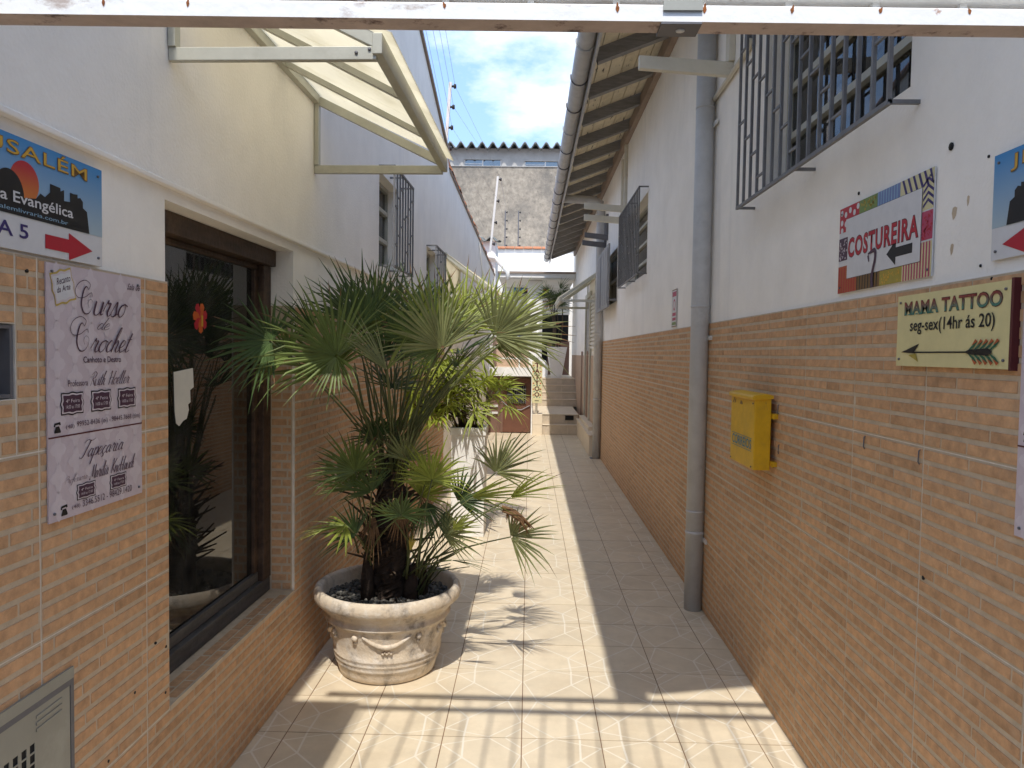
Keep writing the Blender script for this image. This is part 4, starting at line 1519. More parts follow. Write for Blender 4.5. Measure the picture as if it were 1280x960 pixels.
def fan(b, hub, c, l, r, spread, n, m, rnd, droop=.13, fuse=.34, wmul=1.0, dry=False):
    c, l = Vector(c).normalized(), Vector(l)
    l = (l - c * l.dot(c)).normalized()
    nn_ = c.cross(l)
    hub = Vector(hub)
    da = R(spread) / n
    st = (.03, .18, fuse, .62, .82, 1.0)
    for k in range(n):
        a = -R(spread) / 2 + da * (k + .5) + rnd.uniform(-.2, .2) * da
        u = abs(2 * (k + .5) / n - 1)
        ln = r * (1 - .24 * u * u) * rnd.uniform(.90, 1.06)
        d = c * math.cos(a) + l * math.sin(a)
        # a fan is slightly cupped
        d = (d + nn_ * (.20 * u + rnd.uniform(-.07, .07))).normalized()
        sd = (l * math.cos(a) - c * math.sin(a))
        dr = droop * rnd.uniform(.3, 1.8)
        kink = rnd.random() < .18
        tw = rnd.uniform(-.5, .5)
        rows = []
        for i, s_ in enumerate(st):
            p = hub + d * ln * s_ - Vector((0, 0, 1)) * ln * dr * s_ ** 2.2
            if kink and s_ > .7:
                p -= Vector((0, 0, 1)) * ln * (s_ - .7) * .75
            wf = max(math.tan(min(da, .3) / 2) * ln * min(s_, fuse) * 1.06, .0035) * wmul
            if s_ > fuse:
                wf *= max(.04, 1 - ((s_ - fuse) / (1 - fuse)) ** 1.5)
            ang = tw * max(0, s_ - fuse)
            sdd = sd * math.cos(ang) + nn_ * math.sin(ang)
            nd = nn_ * math.cos(ang) - sd * math.sin(ang)
            fold = .50 * wf
            rows.append((p - sdd * wf + nd * fold * .0, p + nd * fold, p + sdd * wf))
        vs = [q for rw in rows for q in rw]
        fs = []
        for i in range(len(st) - 1):
            o = i * 3
            fs += [(o, o + 1, o + 4, o + 3), (o + 1, o + 2, o + 5, o + 4)]
        ti = rnd.uniform(-.35, .45) * (1.0 if not kink else 1.4)
        if dry and rnd.random() < .30:
            b.add(vs[:15], fs[:8], m, ti)
            b.add(vs[12:], [(0, 1, 4, 3), (1, 2, 5, 4)], 'leaf_dry', ti)
        else:
            b.add(vs, fs, m, ti)


PALM = thing('fan_palm', 'green fan palm with a fibrous trunk growing in the round stone pot', 'palm', (PX, PY, .36))
PO = Vector((PX, PY, .36))
m = MB()
rr = random.Random(21)
prof = [(.080, 0), (.086, .08), (.092, .18), (.096, .28), (.092, .40), (.080, .50), (.065, .58), (.045, .66), (.02, .74)]
nseg, vs, fs = 22, [], []
zz = []
for i in range(33):
    z = .74 * i / 32
    for (r0, z0), (r1, z1) in zip(prof, prof[1:]):
        if z0 <= z <= z1 + 1e-6:
            r_ = r0 + (r1 - r0) * (z - z0) / (z1 - z0)
    for k in range(nseg):
        a = 2 * math.pi * k / nseg + i * .35
        q = r_ * (1 + rr.uniform(-.16, .16) + .08 * math.sin(i * 2.1 + k))
        vs.append((q * math.cos(a) * .95 + .01, q * math.sin(a), z))
for i in range(32):
    for k in range(nseg):
        a, c = i * nseg + k, i * nseg + (k + 1) % nseg
        fs.append((a, c, c + nseg, a + nseg))
m.add(vs, fs, 'trunk_fibre', 0, False)
for (cx, cy, h, r_) in ((-.09, -.06, .24, .036), (.12, -.04, .16, .04), (.17, .02, .13, .03)):
    m.tube([(cx, cy, 0), (cx * 1.02, cy, h * .5), (cx * 1.06, cy, h)], [r_, r_ * .9, r_ * .4], 'trunk_fibre', 9)
m.build('trunk', PALM)
for i in range(75):
    z = rr.uniform(.10, .64)
    a = rr.uniform(0, 6.283)
    r_ = .078
    ln = rr.uniform(.07, .20)
    el = rr.uniform(.05, .95)
    d = Vector((math.cos(a) * math.cos(el), math.sin(a) * math.cos(el), math.sin(el)))
    p = Vector((r_ * math.cos(a), r_ * math.sin(a), z))
    m = MB()
    m.tube([p, p + d * ln * .5, p + d * ln], [.009, .006, .0035], 'stub', 5)
    m.build('leaf_base', PALM)
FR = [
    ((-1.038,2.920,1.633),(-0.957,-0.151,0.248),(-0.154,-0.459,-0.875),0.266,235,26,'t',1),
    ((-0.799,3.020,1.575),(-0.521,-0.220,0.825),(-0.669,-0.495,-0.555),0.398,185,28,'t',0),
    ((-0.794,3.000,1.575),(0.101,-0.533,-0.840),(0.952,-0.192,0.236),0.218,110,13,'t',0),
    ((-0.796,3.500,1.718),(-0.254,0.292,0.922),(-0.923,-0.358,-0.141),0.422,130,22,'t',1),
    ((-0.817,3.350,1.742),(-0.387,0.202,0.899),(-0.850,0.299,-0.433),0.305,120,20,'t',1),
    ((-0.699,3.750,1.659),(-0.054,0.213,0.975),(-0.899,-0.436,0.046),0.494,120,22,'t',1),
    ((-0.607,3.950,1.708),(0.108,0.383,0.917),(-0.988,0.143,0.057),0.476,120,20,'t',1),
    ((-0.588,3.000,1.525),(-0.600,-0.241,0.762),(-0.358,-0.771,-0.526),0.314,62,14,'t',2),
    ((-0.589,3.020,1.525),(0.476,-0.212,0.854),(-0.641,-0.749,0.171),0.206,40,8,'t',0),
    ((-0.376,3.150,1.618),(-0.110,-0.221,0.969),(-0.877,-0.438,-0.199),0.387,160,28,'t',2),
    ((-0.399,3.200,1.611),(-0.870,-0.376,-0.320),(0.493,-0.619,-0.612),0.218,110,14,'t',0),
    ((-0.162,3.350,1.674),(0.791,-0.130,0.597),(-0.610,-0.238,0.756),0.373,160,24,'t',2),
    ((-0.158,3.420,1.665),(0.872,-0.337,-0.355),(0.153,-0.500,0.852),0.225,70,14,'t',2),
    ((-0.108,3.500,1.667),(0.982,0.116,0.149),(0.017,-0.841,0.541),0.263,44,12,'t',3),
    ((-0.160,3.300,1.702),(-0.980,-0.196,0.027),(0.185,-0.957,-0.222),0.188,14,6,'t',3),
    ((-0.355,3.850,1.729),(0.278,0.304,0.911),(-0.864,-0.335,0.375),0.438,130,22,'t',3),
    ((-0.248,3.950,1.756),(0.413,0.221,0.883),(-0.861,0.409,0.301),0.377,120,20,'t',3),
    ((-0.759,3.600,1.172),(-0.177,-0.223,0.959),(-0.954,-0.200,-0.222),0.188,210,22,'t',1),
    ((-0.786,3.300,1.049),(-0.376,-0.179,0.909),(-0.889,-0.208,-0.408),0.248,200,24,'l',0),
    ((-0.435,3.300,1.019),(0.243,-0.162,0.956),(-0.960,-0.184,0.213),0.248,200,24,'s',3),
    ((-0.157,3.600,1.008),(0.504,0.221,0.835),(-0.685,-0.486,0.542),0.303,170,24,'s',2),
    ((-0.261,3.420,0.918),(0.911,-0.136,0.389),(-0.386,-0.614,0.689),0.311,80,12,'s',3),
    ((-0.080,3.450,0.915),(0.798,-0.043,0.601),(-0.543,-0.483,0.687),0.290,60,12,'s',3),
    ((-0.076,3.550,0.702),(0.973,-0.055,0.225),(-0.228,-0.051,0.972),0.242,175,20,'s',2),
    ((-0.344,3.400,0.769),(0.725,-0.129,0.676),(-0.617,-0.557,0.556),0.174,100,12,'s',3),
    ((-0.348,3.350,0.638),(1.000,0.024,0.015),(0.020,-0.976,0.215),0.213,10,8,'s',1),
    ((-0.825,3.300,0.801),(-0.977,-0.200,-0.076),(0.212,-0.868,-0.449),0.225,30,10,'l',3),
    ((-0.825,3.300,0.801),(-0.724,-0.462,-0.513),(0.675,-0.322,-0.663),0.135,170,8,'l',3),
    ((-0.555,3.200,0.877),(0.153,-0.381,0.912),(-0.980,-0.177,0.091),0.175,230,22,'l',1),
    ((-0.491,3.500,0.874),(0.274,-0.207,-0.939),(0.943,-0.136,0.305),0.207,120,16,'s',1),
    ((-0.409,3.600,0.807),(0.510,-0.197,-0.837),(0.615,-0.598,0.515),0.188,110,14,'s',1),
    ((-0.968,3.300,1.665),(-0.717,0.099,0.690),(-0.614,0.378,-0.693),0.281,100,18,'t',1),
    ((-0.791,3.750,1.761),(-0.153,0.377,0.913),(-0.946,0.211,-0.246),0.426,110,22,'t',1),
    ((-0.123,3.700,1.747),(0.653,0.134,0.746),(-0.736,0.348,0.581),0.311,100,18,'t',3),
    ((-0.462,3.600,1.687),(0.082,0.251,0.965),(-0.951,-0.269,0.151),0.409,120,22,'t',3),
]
rr = random.Random(5)
BASE = {'t': Vector((-.69, 3.66, 1.0)), 's': Vector((-.575, 3.62, .50)), 'l': Vector((-.79, 3.60, .58))}


def frond(hub, c, l, r, sp, n, base, kind, name='frond', bp=None, thick=.0042):
    hub = Vector(hub)
    m = MB()
    fan(m, hub - PO, c, l, r, sp, n, LEAF[kind], rr, dry=True)
    b0 = bp if bp is not None else BASE[base] + Vector((rr.uniform(-.05, .05), rr.uniform(-.05, .05), rr.uniform(-.06, .02)))
    mid = b0.lerp(hub, .5) + Vector((0, 0, .10 * (hub - b0).length))
    q = b0.lerp(hub, .30)
    q = Vector((b0.x * .75 + hub.x * .25, b0.y * .75 + hub.y * .25, max(b0.z, b0.z + (hub.z - b0.z) * .5)))
    pts = []
    for i in range(8):
        t = i / 7
        pts.append((b0 * (1 - t) ** 2 + q * 2 * t * (1 - t) + hub * t * t) - PO)
    m.tube(pts, [thick * (1.35 - .6 * i / 7) for i in range(8)], 'petiole', 6, tint=rr.uniform(-.3, .3))
    return m.build(name, PALM, fixn=False)


for (hub, c, l, r, sp, n, base, kind) in FR:
    frond(hub, c, l, r, sp, n, base, kind)
# more fans close to the larger ones, filling the crown
for i in (0, 1, 3, 5, 6, 9, 11, 12, 15, 17, 18, 19):
    (hub, c, l, r, sp, n, base, kind) = FR[i]
    hub = Vector(hub) + Vector((rr.uniform(-.07, .07), rr.uniform(.03, .16), rr.uniform(-.09, .02)))
    hub.x = max(hub.x, -.98)
    c = Vector(c) + Vector((rr.uniform(-.25, .15), rr.uniform(-.1, .3), rr.uniform(.05, .35)))
    l = Vector(l) + Vector((rr.uniform(-.2, .2), rr.uniform(-.4, .4), rr.uniform(-.3, .3)))
    frond(hub, c, l, r * rr.uniform(.8, 1.0), min(sp, 170), max(12, n - 4), base, rr.choice((kind, 0, 2, 3)) if hub.x > -.6 else rr.choice((0, 1)))  # sunlit right side drawn in paler greens, shaded left side in darker ones
# dead fronds hanging against the trunk
for i in range(4):
    a = -1.9 + i * .8
    hub = Vector((-.69 + .16 * math.cos(a), 3.66 + .16 * math.sin(a), .80 + .05 * i))
    m = MB()
    fan(m, hub - PO, (math.cos(a) * .3, math.sin(a) * .3, -1), (-math.sin(a), math.cos(a), 0), .20, 70, 10, 'leaf_dry', rr, .05, .4)
    m.tube([BASE['t'] - PO, hub - PO + Vector((0, 0, .06)), hub - PO], [.004, .004, .003], 'stub', 5)
    m.build('dead_frond', PALM, fixn=False)
# low fans round the trunk
for (x, y, z, cx, cy, cz, r, k) in ((-.62, 3.36, .82, .3, -.5, .8, .21, 0), (-.80, 3.38, .74, -.6, -.4, .6, .20, 1), (-.50, 3.42, .92, .6, -.3, .8, .22, 3), (-.72, 3.34, .95, -.2, -.6, .8, .21, 1),
                                    (-.40, 3.5, .72, .9, -.3, .4, .22, 2), (-.34, 3.6, .86, .8, 0, .6, .24, 1), (-.58, 3.46, 1.08, .2, -.3, 1, .22, 2), (-.84, 3.5, 1.0, -.5, -.2, .8, .22, 0)):
    c = Vector((cx, cy, cz))
    l = c.cross(Vector((.3, -1, .2)))
    frond((x, y, z), c, l, r, 170, 20, 's' if x > -.65 else 'l', k)
# fans turned away inside the crown
for i in range(9):
    a = rr.uniform(0, 6.283)
    hub = Vector((-.62 + .30 * math.cos(a), 3.72 + .28 * math.sin(a), rr.uniform(1.35, 1.72)))
    if hub.x < -.95:
        hub.x = -.92
    c = Vector((math.cos(a) * .6, math.sin(a) * .6 + .2, rr.uniform(.3, 1.0)))
    l = Vector((-math.sin(a), math.cos(a), rr.uniform(-.5, .5)))
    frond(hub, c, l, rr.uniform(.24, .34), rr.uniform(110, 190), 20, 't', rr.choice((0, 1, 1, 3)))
# young upright spears and bare stalks rising from the trunk
for i in range(22):
    m = MB()
    a = rr.uniform(0, 6.283)
    b0 = Vector((.06 * math.cos(a), .06 * math.sin(a), .55))
    e_ = Vector((.02 + .20 * math.cos(a), .24 * math.sin(a), rr.uniform(.95, 1.2)))
    m.tube([b0, b0.lerp(e_, .5) + Vector((0, 0, .04)), e_], [.0055, .0045, .003], 'petiole', 6, tint=rr.uniform(-.4, .3))
    m.build('stalk', PALM)
for i in range(16):
    m = MB()
    a = rr.uniform(-1.6, 1.3)
    b0 = Vector((.12 + .05 * math.cos(a), .0 + .05 * math.sin(a), .0))
    e_ = b0 + Vector((.10 + .16 * rr.random(), rr.uniform(-.14, .1), rr.uniform(.12, .32)))
    m.tube([b0, b0.lerp(e_, .5) + Vector((-.02, 0, .05)), e_], [.004, .0034, .002], 'petiole', 5, tint=rr.uniform(-.4, .3))
    m.build('stalk', PALM)
# dry seed head hanging out to the right
m = MB()
sp0 = Vector((-.115, 3.5, .852)) - PO
for i in range(7):
    o = Vector((rr.uniform(-.008, .008), rr.uniform(-.015, .015), rr.uniform(-.012, .012)))
    pts = [sp0 + o, sp0 + o + Vector((.05, 0, -.018)), sp0 + o + Vector((.09, 0, -.05)), sp0 + o + Vector((.125 + rr.uniform(-.02, .02), 0, -.085 + rr.uniform(-.03, .02)))]
    m.tube(pts, [.007, .009, .007, .002], 'leaf_dry', 6)
for i in range(14):
    t = rr.random()
    p = sp0 + Vector((.02 + .1 * t, rr.uniform(-.01, .01), -.01 - .07 * t))
    m.tube([p, p + Vector((rr.uniform(-.01, .02), rr.uniform(-.02, .02), -rr.uniform(.02, .06)))], [.003, .001], 'leaf_dry', 5)
m.tube([Vector((.14, -.02, .1)), Vector((.33, -.08, .42)), sp0], [.004, .0035, .003], 'petiole', 6)
m.build('seed_head', PALM, fixn=False)
# yellowed leaf at the foot of the trunk
m = MB()
fan(m, Vector((-.55, 3.42, .66)) - PO, (.15, -.2, .9), (.9, .1, 0), .10, 40, 5, 'p_olive', rr)
m.build('yellow_leaf', PALM, fixn=False)

# ------------------------------------------------------------------ lady palm in the tall white planter
tp = thing('planter_box', 'tall white square planter behind the round pot', 'plant pot', (-.52, 6.46, 0))
m = MB()
m.box(-.145, .145, -.17, .17, 0, .885, 'white_trim')
m.box(-.155, .155, -.18, -.135, .886, .95, 'white_trim')
m.box(-.155, .155, .135, .18, .886, .95, 'white_trim')
m.box(-.155, -.115, -.134, .134, .886, .95, 'white_trim')
m.box(.115, .155, -.134, .134, .886, .95, 'white_trim')
m.build('body', tp, bevel=.004)
m = MB()
m.box(-.114, .114, -.134, .134, .90, .935, 'soil')
m.build('soil', tp)
LP = thing('lady_palm', 'bushy bright yellow green lady palm in the tall white planter', 'palm', (-.52, 6.46, .93))
rr = random.Random(31)
tops = []
for i in range(12):
    x, y = rr.uniform(-.10, .10), rr.uniform(-.11, .11)
    tx, ty, tz = x * 2.8 - .22 + rr.uniform(-.10, .10), y * 2.2 + rr.uniform(-.1, .1), rr.uniform(.15, .70)
    m = MB()
    m.tube([(x, y, 0), (x * 1.4, y * 1.4, tz * .5), (tx, ty, tz)], [.011, .010, .006], 'stub', 7)
    m.build('cane', LP)
    tops.append(Vector((tx, ty, tz)))
for i in range(150):
    t = rr.choice(tops)
    a = rr.uniform(0, 6.283)
    el = rr.uniform(-.2, 1.0)
    d = Vector((math.cos(a) * math.cos(el), math.sin(a) * math.cos(el), math.sin(el)))
    b0 = Vector((t.x, t.y, t.z * rr.uniform(.55, 1)))
    hub = b0 + d * rr.uniform(.10, .26)
    hub.z = max(hub.z, .12)
    m = MB()
    m.tube([b0, b0.lerp(hub, .5) + Vector((0, 0, .02)), hub], [.003, .0025, .002], 'petiole', 5)
    c = (d + Vector((0, 0, rr.uniform(-.5, .3)))).normalized()
    l = c.cross(Vector((rr.uniform(-.5, .5), rr.uniform(-.5, .5), 1))).normalized()
    n = rr.randint(6, 9)
    fan(m, hub, c, l, rr.uniform(.17, .27), rr.uniform(150, 230), n, rr.choice(('leaf_lady', 'leaf_lady', 'leaf_bright')), rr, .30, .45, .80)
    m.build('frond', LP, fixn=False)
# ------------------------------------------------------------------ far end of the alley
# stairs
ST = thing('staircase', 'beige tiled steps climbing at the end of the alley', 'stairs', (.6, 14.5, 0))
lev = [(14.5, 14.72, 0, .195), (14.72, 17.0, .195, .39), (17.0, 17.25, .39, .545), (17.25, 17.5, .545, .70), (17.5, 17.75, .70, .855), (17.75, 22.2, .855, 1.01)]
for i, (y0, y1, z0, z1) in enumerate(lev):
    x0, x1 = .075, (1.0 if i < 2 else 1.12)
    m = MB()
    m.box(x0 - .6, x1 - .6, y0 - 14.5 + .012, (22.2 if i == 5 else 18.5) - 14.5, -.01 if i == 0 else z0 - .02, z1 - .012, 'tile_beige')
    st = m.build('step', ST)
    m = MB()
    m.box(x0 - .6, x1 - .6 + .008, y0 - 14.5 - .014, y1 - 14.5, z1 - .0115, z1, 'tile_beige')
    m.build('tread', st, bevel=.003)
    xs = [x0, x0 + .28 + .1 * (i % 2), x0 + .70, x1]
    for k in range(3):
        m = MB()
        m.box(xs[k] - .6 + .003, xs[k + 1] - .6 - .003, y0 - 14.5, y0 - 14.5 + .0115, z0 + .003, z1 - .0145, 'riser_tile')
        m.build('riser_tile', st)
for (x, z, y) in ((.15, .335, 14.7), (.82, .335, 14.7)):
    m = MB()
    m.box(x - .6 - .085, x - .6 + .085, y - 14.5 + .0, y - 14.5 + .015, z - .06, z + .03, 'dark_void')
    m.build('vent', ST)
# low tiled platform beside the long house
m = MB()
m.box(.955, 1.118, 11.5, 14.49, -.01, .318, 'tile_beige')
m.box(.94, 1.118, 11.48, 14.49, .3185, .332, 'tile_beige')
m.box(1.0, 1.118, 12.2, 14.49, .3325, .40, 'tile_beige')
tag(m.build('side_step', bevel=.004), 'low beige tiled step along the far foot of the long white house', 'step')
m = MB()
m.box(.955, 1.09, 11.2, 11.36, .0012, .004, 'dark_metal')
tag(m.build('floor_drain'), 'small dark drain cover in the floor near the far rain pipe', 'drain')
# terrace house
TH_ = thing('terrace_house', 'white house with a covered terrace, brown store below and steps at the alley end', 'building', (0, 14.7, 0))


def tb(m, x0, x1, y0, y1, z0, z1, c):
    m.box(x0, x1, y0 - 14.7, y1 - 14.7, z0, z1, c)


m = MB()
tb(m, -1.6, .04, 14.7, 14.85, -.02, 1.15, 'brown_wall')
tb(m, -1.6, .074, 14.4, 14.86, 1.152, 1.31, 'white_trim')
tb(m, -1.6, .05, 14.86, 17.99, 1.10, 1.30, 'tile_beige')
tb(m, .046, .071, 14.39, 18.0, -.02, 1.15, 'white_trim')
m.build('store_wall', TH_)
m = MB()
tb(m, -.56, .03, 14.66, 14.698, .02, 1.10, 'brown_paint')
tb(m, -.56, -.52, 14.64, 14.659, .02, 1.10, 'brown_wall')
dr = m.build('store_door', TH_)
m = MB()
tb(m, -.44, -.06, 14.632, 14.658, .60, .95, 'dark_void')
m.build('door_window', dr)
m = MB()
for z in (.70, .78, .885):
    m.bar((-.44, -.075, z), (-.06, -.075, z), .015, .012, 'galv' if z > .8 else 'bar_grey')
for k in range(9):
    m.bar((-.42 + k * .044, -.072, .60), (-.42 + k * .044, -.072, .95), .008, .008, 'bar_grey', up=(0, 1, 0))
m.build('bar', dr)
m = MB()
m.tube([(-.62, -.05, .9), (-.55, -.055, .65), (-.35, -.06, .48), (-.15, -.06, .47), (.02, -.06, .56)], .008, 'wire', 6)
m.build('hanging_cable', TH_)
for k in range(2):
    m = MB()
    tb(m, -.86, -.62, 14.66, 14.699, .52 - k * .14, .56 - k * .14, 'galv')
    m.build('louvre', TH_)
# tiled pillar with post
m = MB()
tb(m, .075, .27, 14.36, 14.488, -.01, .20, 'tile_beige')
tb(m, .075, .27, 14.361, 14.488, .203, .41, 'tile_beige')
m.build('stair_pillar', TH_, bevel=.004)
m = MB()
m.tube([(.15, -.27, .41), (.15, -.27, 2.3)], .022, 'alu_white', 8)
for z in (1.50, 1.72, 1.94, 2.16):
    m.bar((-1.5, -.26, z), (.15, -.26, z), .03, .03, 'alu_white')
for k in range(3):
    m.bar((-1.4 + k * .6, -.26, 1.31), (-1.4 + k * .6, -.26, 2.2), .03, .03, 'alu_white', up=(0, 1, 0))
m.build('railing', TH_)
# column, slab, back wall
m = MB()
tb(m, -.075, .31, 18.7, 19.0, 1.31, 3.46, 'white_trim')
m.build('column', TH_)
m = MB()
tb(m, -.80, 1.11, 18.45, 21.3, 3.47, 3.60, 'white_trim')
tb(m, -.84, 1.11, 18.39, 18.448, 3.50, 3.635, 'white_trim')
tb(m, -.86, 1.115, 18.35, 18.388, 3.60, 3.645, 'eave_brown')
m.build('terrace_slab', TH_)
m = MB()
tb(m, -1.6, .06, 18.0, 21.3, 1.10, 1.30, 'tile_beige')
m.build('terrace_floor', TH_)
m = MB()
for c in cells(-1.6, 1.115, 1.3, 3.468, [(-.65, -.08, 1.75, 2.80)]):
    if c[0] < .19:
        tb(m, c[0], min(c[1], .19), 20.9, 21.05, c[2], c[3], 'white_trim')
tb(m, .19, 1.115, 20.9, 21.05, 2.72, 3.468, 'white_trim')
m.build('terrace_wall', TH_)
m = MB()
tb(m, -1.6, 1.12, 21.4, 21.5, 1.0, 3.46, 'dark_void')
m.build('dark_room_wall', TH_)
m = MB()
tb(m, .5, 1.118, 20.7, 20.8, 1.012, 1.95, 'brown_wall')
m.build('brown_panel', TH_)
m = MB()
tb(m, -1.6, -.02, 16.4, 16.5, 1.3, 2.0, 'dado_tile')
m.build('brick_parapet', TH_)
for k in range(5):
    m = MB()
    m.bar((-.65, 6.17, 1.84 + k * .20), (-.08, 6.17, 1.84 + k * .20), .03, .05, 'alu_white')
    m.build('window_slat', TH_)
m = MB()
m.tube([(-.90, 3.6, 3.62), (-.82, 3.62, 3.52), (-.88, 3.7, 3.36), (-1.0, 3.9, 3.1)], .04, 'gutter_grey', 8)
m.build('rain_pipe', TH_)
bookshop('tiny blue bookshop sign under the terrace roof at the alley end', (-.50, 20.89, 3.20), (1, 0, 0), .63, .30, False)
e = sign('orange_sign', 'small orange sign under the terrace roof beside the tiny blue sign', 'sign', (.20, 20.89, 3.33), (1, 0, 0), .30, .11, 'p_orange', screws=False)
flat(e, [rect(.03, .035, .27, .06)], 'p_yellow', 1, 'stripe')
m = MB()
m.tube([(.30, 20.86, 3.46), (.30, 20.78, 3.46), (.30, 20.72, 3.36)], [.03, .05, .07], 'dark_metal', 8)
tag(m.build('wall_lamp'), 'dark wall lamp above the small orange sign', 'lamp')
e = sign('railing_banner', 'white banner with blue lettering tied to the terrace railing', 'banner', (-.42, 14.41, 1.66), (1, 0, 0), .46, .42, 'p_white', .006)
flat(e, [rect(.20, .26, .42, .36)], 'p_signblue', 1, 'blue_panel')
flat(e, ribbon([(.25, .05), (.33, .09), (.40, .16)], [.03, .035, .03]), 'p_signblue', 1, 'blue_stroke')
flat(e, ribbon([(.18, .03), (.26, .10), (.36, .10)], [.02, .02, .02]), 'p_darkgreen', 1, 'green_stroke')
e = sign('tattoo_banner', 'narrow pale yellow banner with painted letters one above another, beside the steps', 'banner', (.055, 14.34, .635), (1, 0, 0), .20, .82, 'p_paleyel', .008)
for k, ch in enumerate('TATTOO'):
    y = .70 - k * .115
    if ch == 'T' or ch == 'A' or ch == 'O':
        text(e, ch, (.05, y - .005, .15, y + .085), 'p_maroon', 2, bold=.03)
    flat(e, [circ(.03, y + .03, .016, 8), circ(.17, y + .03, .016, 8)], 'p_rust', 1, 'flower')
    flat(e, [circ(.045, y - .012, .012, 8), circ(.155, y - .012, .012, 8), rect(.085, y - .022, .115, y - .010)], 'p_teal', 1, 'leaf_mark')
flat(e, [rect(.06, .035, .14, .05)], 'p_black', 1, 'small_line')
# planter with palm on the landing
wp = thing('tapered_planter', 'tall tapered white planter on the landing at the top of the steps', 'plant pot', (.665, 18.05, 1.011))
m = MB()
a, c, h = .125, .245, .76
v = [(-a, -a, 0), (a, -a, 0), (a, a, 0), (-a, a, 0), (-c, -c, h), (c, -c, h), (c, c, h), (-c, c, h)]
d, hi = c - .05, .66
v += [(-d, -d, h), (d, -d, h), (d, d, h), (-d, d, h), (-d, -d, hi), (d, -d, hi), (d, d, hi), (-d, d, hi)]
m.add(v, [(3, 2, 1, 0), (0, 1, 5, 4), (1, 2, 6, 5), (2, 3, 7, 6), (3, 0, 4, 7), (4, 5, 9, 8), (5, 6, 10, 9), (6, 7, 11, 10), (7, 4, 8, 11), (8, 9, 13, 12), (9, 10, 14, 13), (10, 11, 15, 14), (11, 8, 12, 15)], 'white_trim')
m.build('body', wp, bevel=.008)
m = MB()
m.box(-d + .002, d - .002, -d + .002, d - .002, .661, .69, 'soil')
m.build('soil', wp)
fp = thing('landing_palm', 'dark green palm rising from the tapered white planter under the eaves', 'palm', (.665, 18.05, 1.69))
rr = random.Random(77)
tops = []
for i in range(7):
    m = MB()
    x, y = rr.uniform(-.1, .1), rr.uniform(-.1, .1)
    t = Vector((x * 2 + .06 + rr.uniform(-.12, .12), y * 1.2, rr.uniform(.8, 1.35)))
    m.tube([(x, y, 0), (x * 1.4 + .05, y, t.z * .5), t], [.02, .018, .01], 'stub', 6)
    m.build('cane', fp)
    tops.append(t)
for i in range(46):
    t = rr.choice(tops)
    an, el = rr.uniform(0, 6.283), rr.uniform(-.3, 1.1)
    d_ = Vector((math.cos(an) * math.cos(el), math.sin(an) * math.cos(el), math.sin(el)))
    hub = t + d_ * rr.uniform(.1, .3)
    m = MB()
    m.tube([t, hub], [.006, .004], 'petiole', 5)
    fan(m, hub, d_, d_.cross(Vector((.2, .3, 1))).normalized(), rr.uniform(.30, .46), rr.uniform(90, 170), 12, 'leaf_dark', rr, .2, .3, .8)
    m.build('frond', fp, fixn=False)
m = MB()
m.prism([(-.15, 0), (.12, 0), (.14, .28), (.08, .42), (-.08, .45), (-.16, .32)], (.33, 18.2, 1.012), (1, 0, 0), (0, .12, 1), (0, .03, 0), 'p_white')
o = m.build('leaning_board', bevel=.01)
tag(o, 'rounded white board leaning against the tapered planter on the landing', 'board')
# white upper house wall with coping
UH = thing('upper_house', 'sunlit white blank wall with a terracotta coping behind the terrace', 'building', (0, 22.1, 0))
m = MB()
m.box(-1.28, 2.8, 0, 1.7, 3.51, 4.72, 'white_plaster')
m.box(-1.28, 2.8, .0, 1.7, -.02, 3.5, 'white_plaster')
m.build('wall', UH)
cm = None
for i in range(15):
    x = -1.30 + i * .27
    if cm is None:
        m = MB()
        m.add([(0, -.07, 0), (.255, -.07, 0), (.255, -.07, .03), (0, -.07, .03), (0, .12, .10), (.255, .12, .10), (0, .30, .03), (.255, .30, .03), (0, .3, 0), (.255, .3, 0)],
              [(0, 1, 2, 3), (3, 2, 5, 4), (4, 5, 7, 6), (6, 7, 9, 8), (0, 3, 4, 6, 8), (1, 9, 7, 5, 2)], 'terracotta')
        cm = m.build('coping_tile', UH)
        o = cm
    else:
        o = cm.copy()
        COL.objects.link(o)
        o.parent = UH
    o.location = (x, 0, 4.722 + rr.uniform(-.004, .004))
# rough rendered wall and corrugated shed
RG = thing('rough_wall', 'tall rough grey brown rendered wall rising behind the white wall', 'wall', (0, 24, 0))
m = MB()
m.box(-9, 9, 0, .5, -.02, 7.64, 'rough_render')
m.box(-9, 9, -.03, .53, 7.641, 7.66, 'concrete')
m.build('body', RG)
SH = thing('corrugated_shed', 'grey shed with a wavy corrugated roof edge above the rough wall', 'building', (0, 24.2, 7.66))
m = MB()
for c in cells(-9, 9, 0, .62, [(-2.25, -1.02, .0, .26), (-.27, 1.1, .0, .22), (1.9, 3.1, 0, .24), (-5.4, -4.1, 0, .24)]):
    m.box(c[0], c[1], 0, .12, c[2], c[3], 'concrete')
m.box(-9, 9, 3, 3.1, 0, .62, 'concrete')
m.build('wall', SH)
for (x0, x1, z1) in ((-2.25, -1.02, .26), (-.27, 1.1, .22), (1.9, 3.1, .24), (-5.4, -4.1, .24)):
    m = MB()
    xm = (x0 + x1) / 2
    for a in (x0, xm - .02, x1 - .04):
        m.box(a, a + .04, .05, .09, 0, z1, 'galv')
    m.box(x0 + .041, xm - .021, .055, .085, z1 * .45, z1 * .55, 'galv')
    w_ = m.build('window', SH)
    for a, c in ((x0 + .04, xm - .02), (xm + .02, x1 - .04)):
        m = MB()
        m.box(a, c, .066, .070, 0, z1, 'window_glass')
        m.build('pane', w_)
m = MB()
n = 320
vs = []
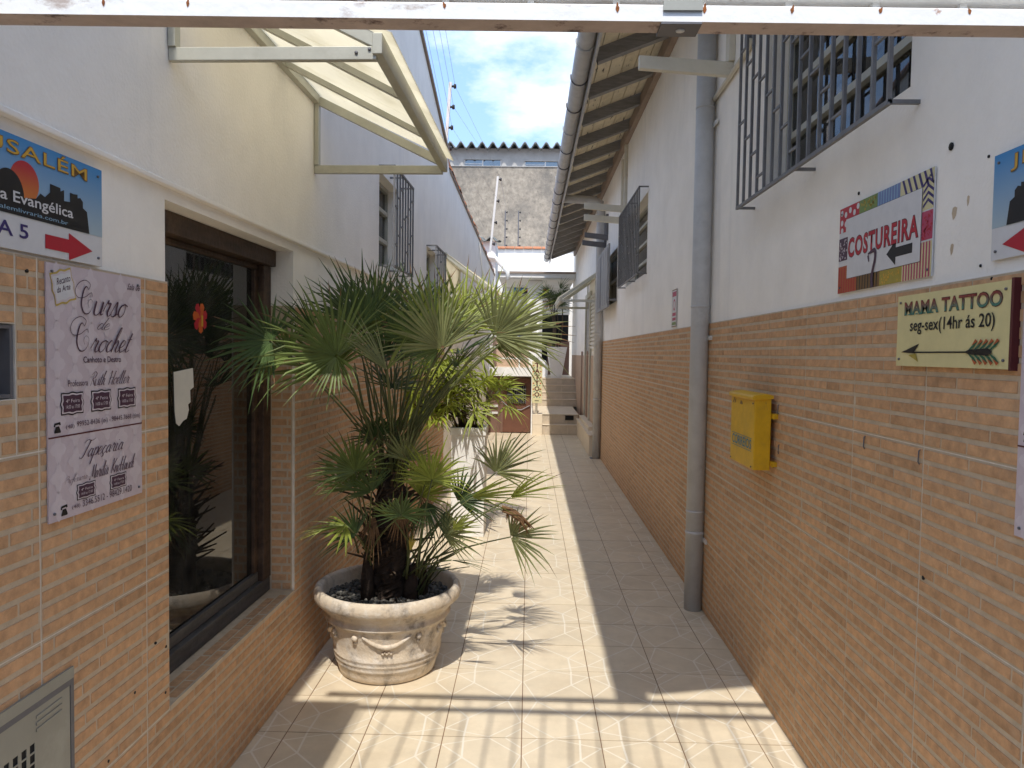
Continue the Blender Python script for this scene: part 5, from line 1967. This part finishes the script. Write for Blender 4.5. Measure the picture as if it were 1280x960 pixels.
for i in range(n + 1):
    x = -9 + 18 * i / n
    z = .66 + .105 * math.sin(2 * math.pi * x / .345)
    for (yy, dz) in ((-.32, 0.0), (3.4, .55), (3.4, .51), (-.32, -.055)):
        vs.append((x, yy, z + dz))
fs = []
for i in range(n):
    for k in range(4):
        a, c = i * 4 + k, i * 4 + (k + 1) % 4
        fs.append((a, c, c + 4, a + 4))
m.add(vs, fs, 'fibre_cement', 0, True)
m.build('corrugated_roof', SH)
# small corrugated lean-to and bent pipe behind the shop roof
LT = thing('lean_to', 'small shed corner with a scrap of corrugated roof and a bent white pipe', 'shed', (-.98, 16.6, 0))
m = MB()
m.box(-.5, .18, 0, 1.2, -.02, 4.12, 'white_trim')
m.build('wall', LT)
m = MB()
vs, fs = [], []
for i in range(33):
    x = -.5 + .75 * i / 32
    z = 4.16 + .05 * math.sin(x * 22)
    vs += [(x, -.16, z), (x, 1.3, z + .2), (x, 1.3, z + .17), (x, -.16, z - .035)]
for i in range(32):
    for k in range(4):
        a, c = i * 4 + k, i * 4 + (k + 1) % 4
        fs.append((a, c, c + 4, a + 4))
m.add(vs, fs, 'fibre_cement', 0, True)
m.build('corrugated_roof', LT)
m = MB()
m.tube([(.0, -.08, 3.76), (.17, -.08, 3.74), (.24, -.08, 3.66), (.46, -.1, 3.42), (.47, -.1, 3.24)], .05, 'alu_white', 10)
m.build('pipe', LT)


# ------------------------------------------------------------------ unseen house added behind the camera to cut sky light near the gate
SHs = thing('sky_blocking_house', 'plain pale house added behind the camera to block sky light from the alley mouth', 'building', (0, -8.5, 0))
m = MB()
for c in cells(-14, 14, -.02, 5.2, [(-9, -7.6, 0, 2.2), (-5, -3, 1, 2.3), (-.6, .7, 0, 2.2), (3, 5, 1, 2.3), (8, 10, 1, 2.3)]):
    m.box(c[0], c[1], -.2, 0, c[2], c[3], 'concrete')
m.box(-14, 14, -6, -5.8, 0, 5.2, 'concrete')
m.box(-14, -13.8, -5.8, -.2, 0, 5.2, 'concrete')
m.box(13.8, 14, -5.8, -.2, 0, 5.2, 'concrete')
m.build('wall', SHs)
m = MB()
m.box(-14.3, 14.3, -6.2, .35, 5.21, 5.35, 'terracotta')
m.build('roof', SHs)
# ------------------------------------------------------------------ electric fence
def fence_post(x, y, z0, z1, n, lean, label, pole='galv'):
    e = thing('fence_post', label, 'fence post', (x, y, z0), group='electric fence posts')
    m = MB()
    h = z1 - z0
    m.bar((0, 0, 0), (lean, 0, h), .035, .035, pole, up=(0, 1, 0))
    m.build('post', e)
    for k in range(n):
        t = .10 + .86 * k / (n - 1)
        m = MB()
        c = Vector((lean * t + .018, -.0, h * t))
        m.tube([c, c + Vector((.02, 0, 0)), c + Vector((.032, 0, 0)), c + Vector((.055, 0, 0))], [.014, .014, .032, .026], 'insulator', 8)
        m.build('insulator', e)
    return [Vector((x + lean * t + .06, y, z0 + h * t)) for t in [.10 + .86 * k / (n - 1) for k in range(n)]]


A = fence_post(-1.085, 9.0, 3.72, 4.87, 5, .075, 'tall white electric fence post with black insulators, nearest on the shop roof edge')
B = fence_post(-.735, 13.2, 3.42, 4.75, 4, .12, 'white electric fence post with black insulators, further along the shop roof edge')
Cc = fence_post(-.80, 22.3, 4.74, 5.9, 5, 0, 'thin dark insulator post on the terracotta coping, nearer the shop roof', 'dark_metal')
D = fence_post(-.40, 22.3, 4.74, 5.9, 5, 0, 'thin dark insulator post on the terracotta coping, nearer the gutter', 'dark_metal')
F_ = thing('fence_wires', 'thin electric fence wires strung between the white posts against the sky', 'wires', (0, 0, 0))
for k in range(5):
    m = MB()
    a0 = A[k] + Vector((-.12, -8.0, 2.3 - .0 * k))
    m.tube([a0, A[k]], .0018, 'wire', 4)
    m.build('wire', F_)
    m = MB()
    m.tube([A[k], B[min(k, 3)]], .0016, 'wire', 4)
    m.build('wire', F_)
    m = MB()
    m.tube([B[min(k, 3)], Cc[k]], .0016, 'wire', 4)
    m.build('wire', F_)
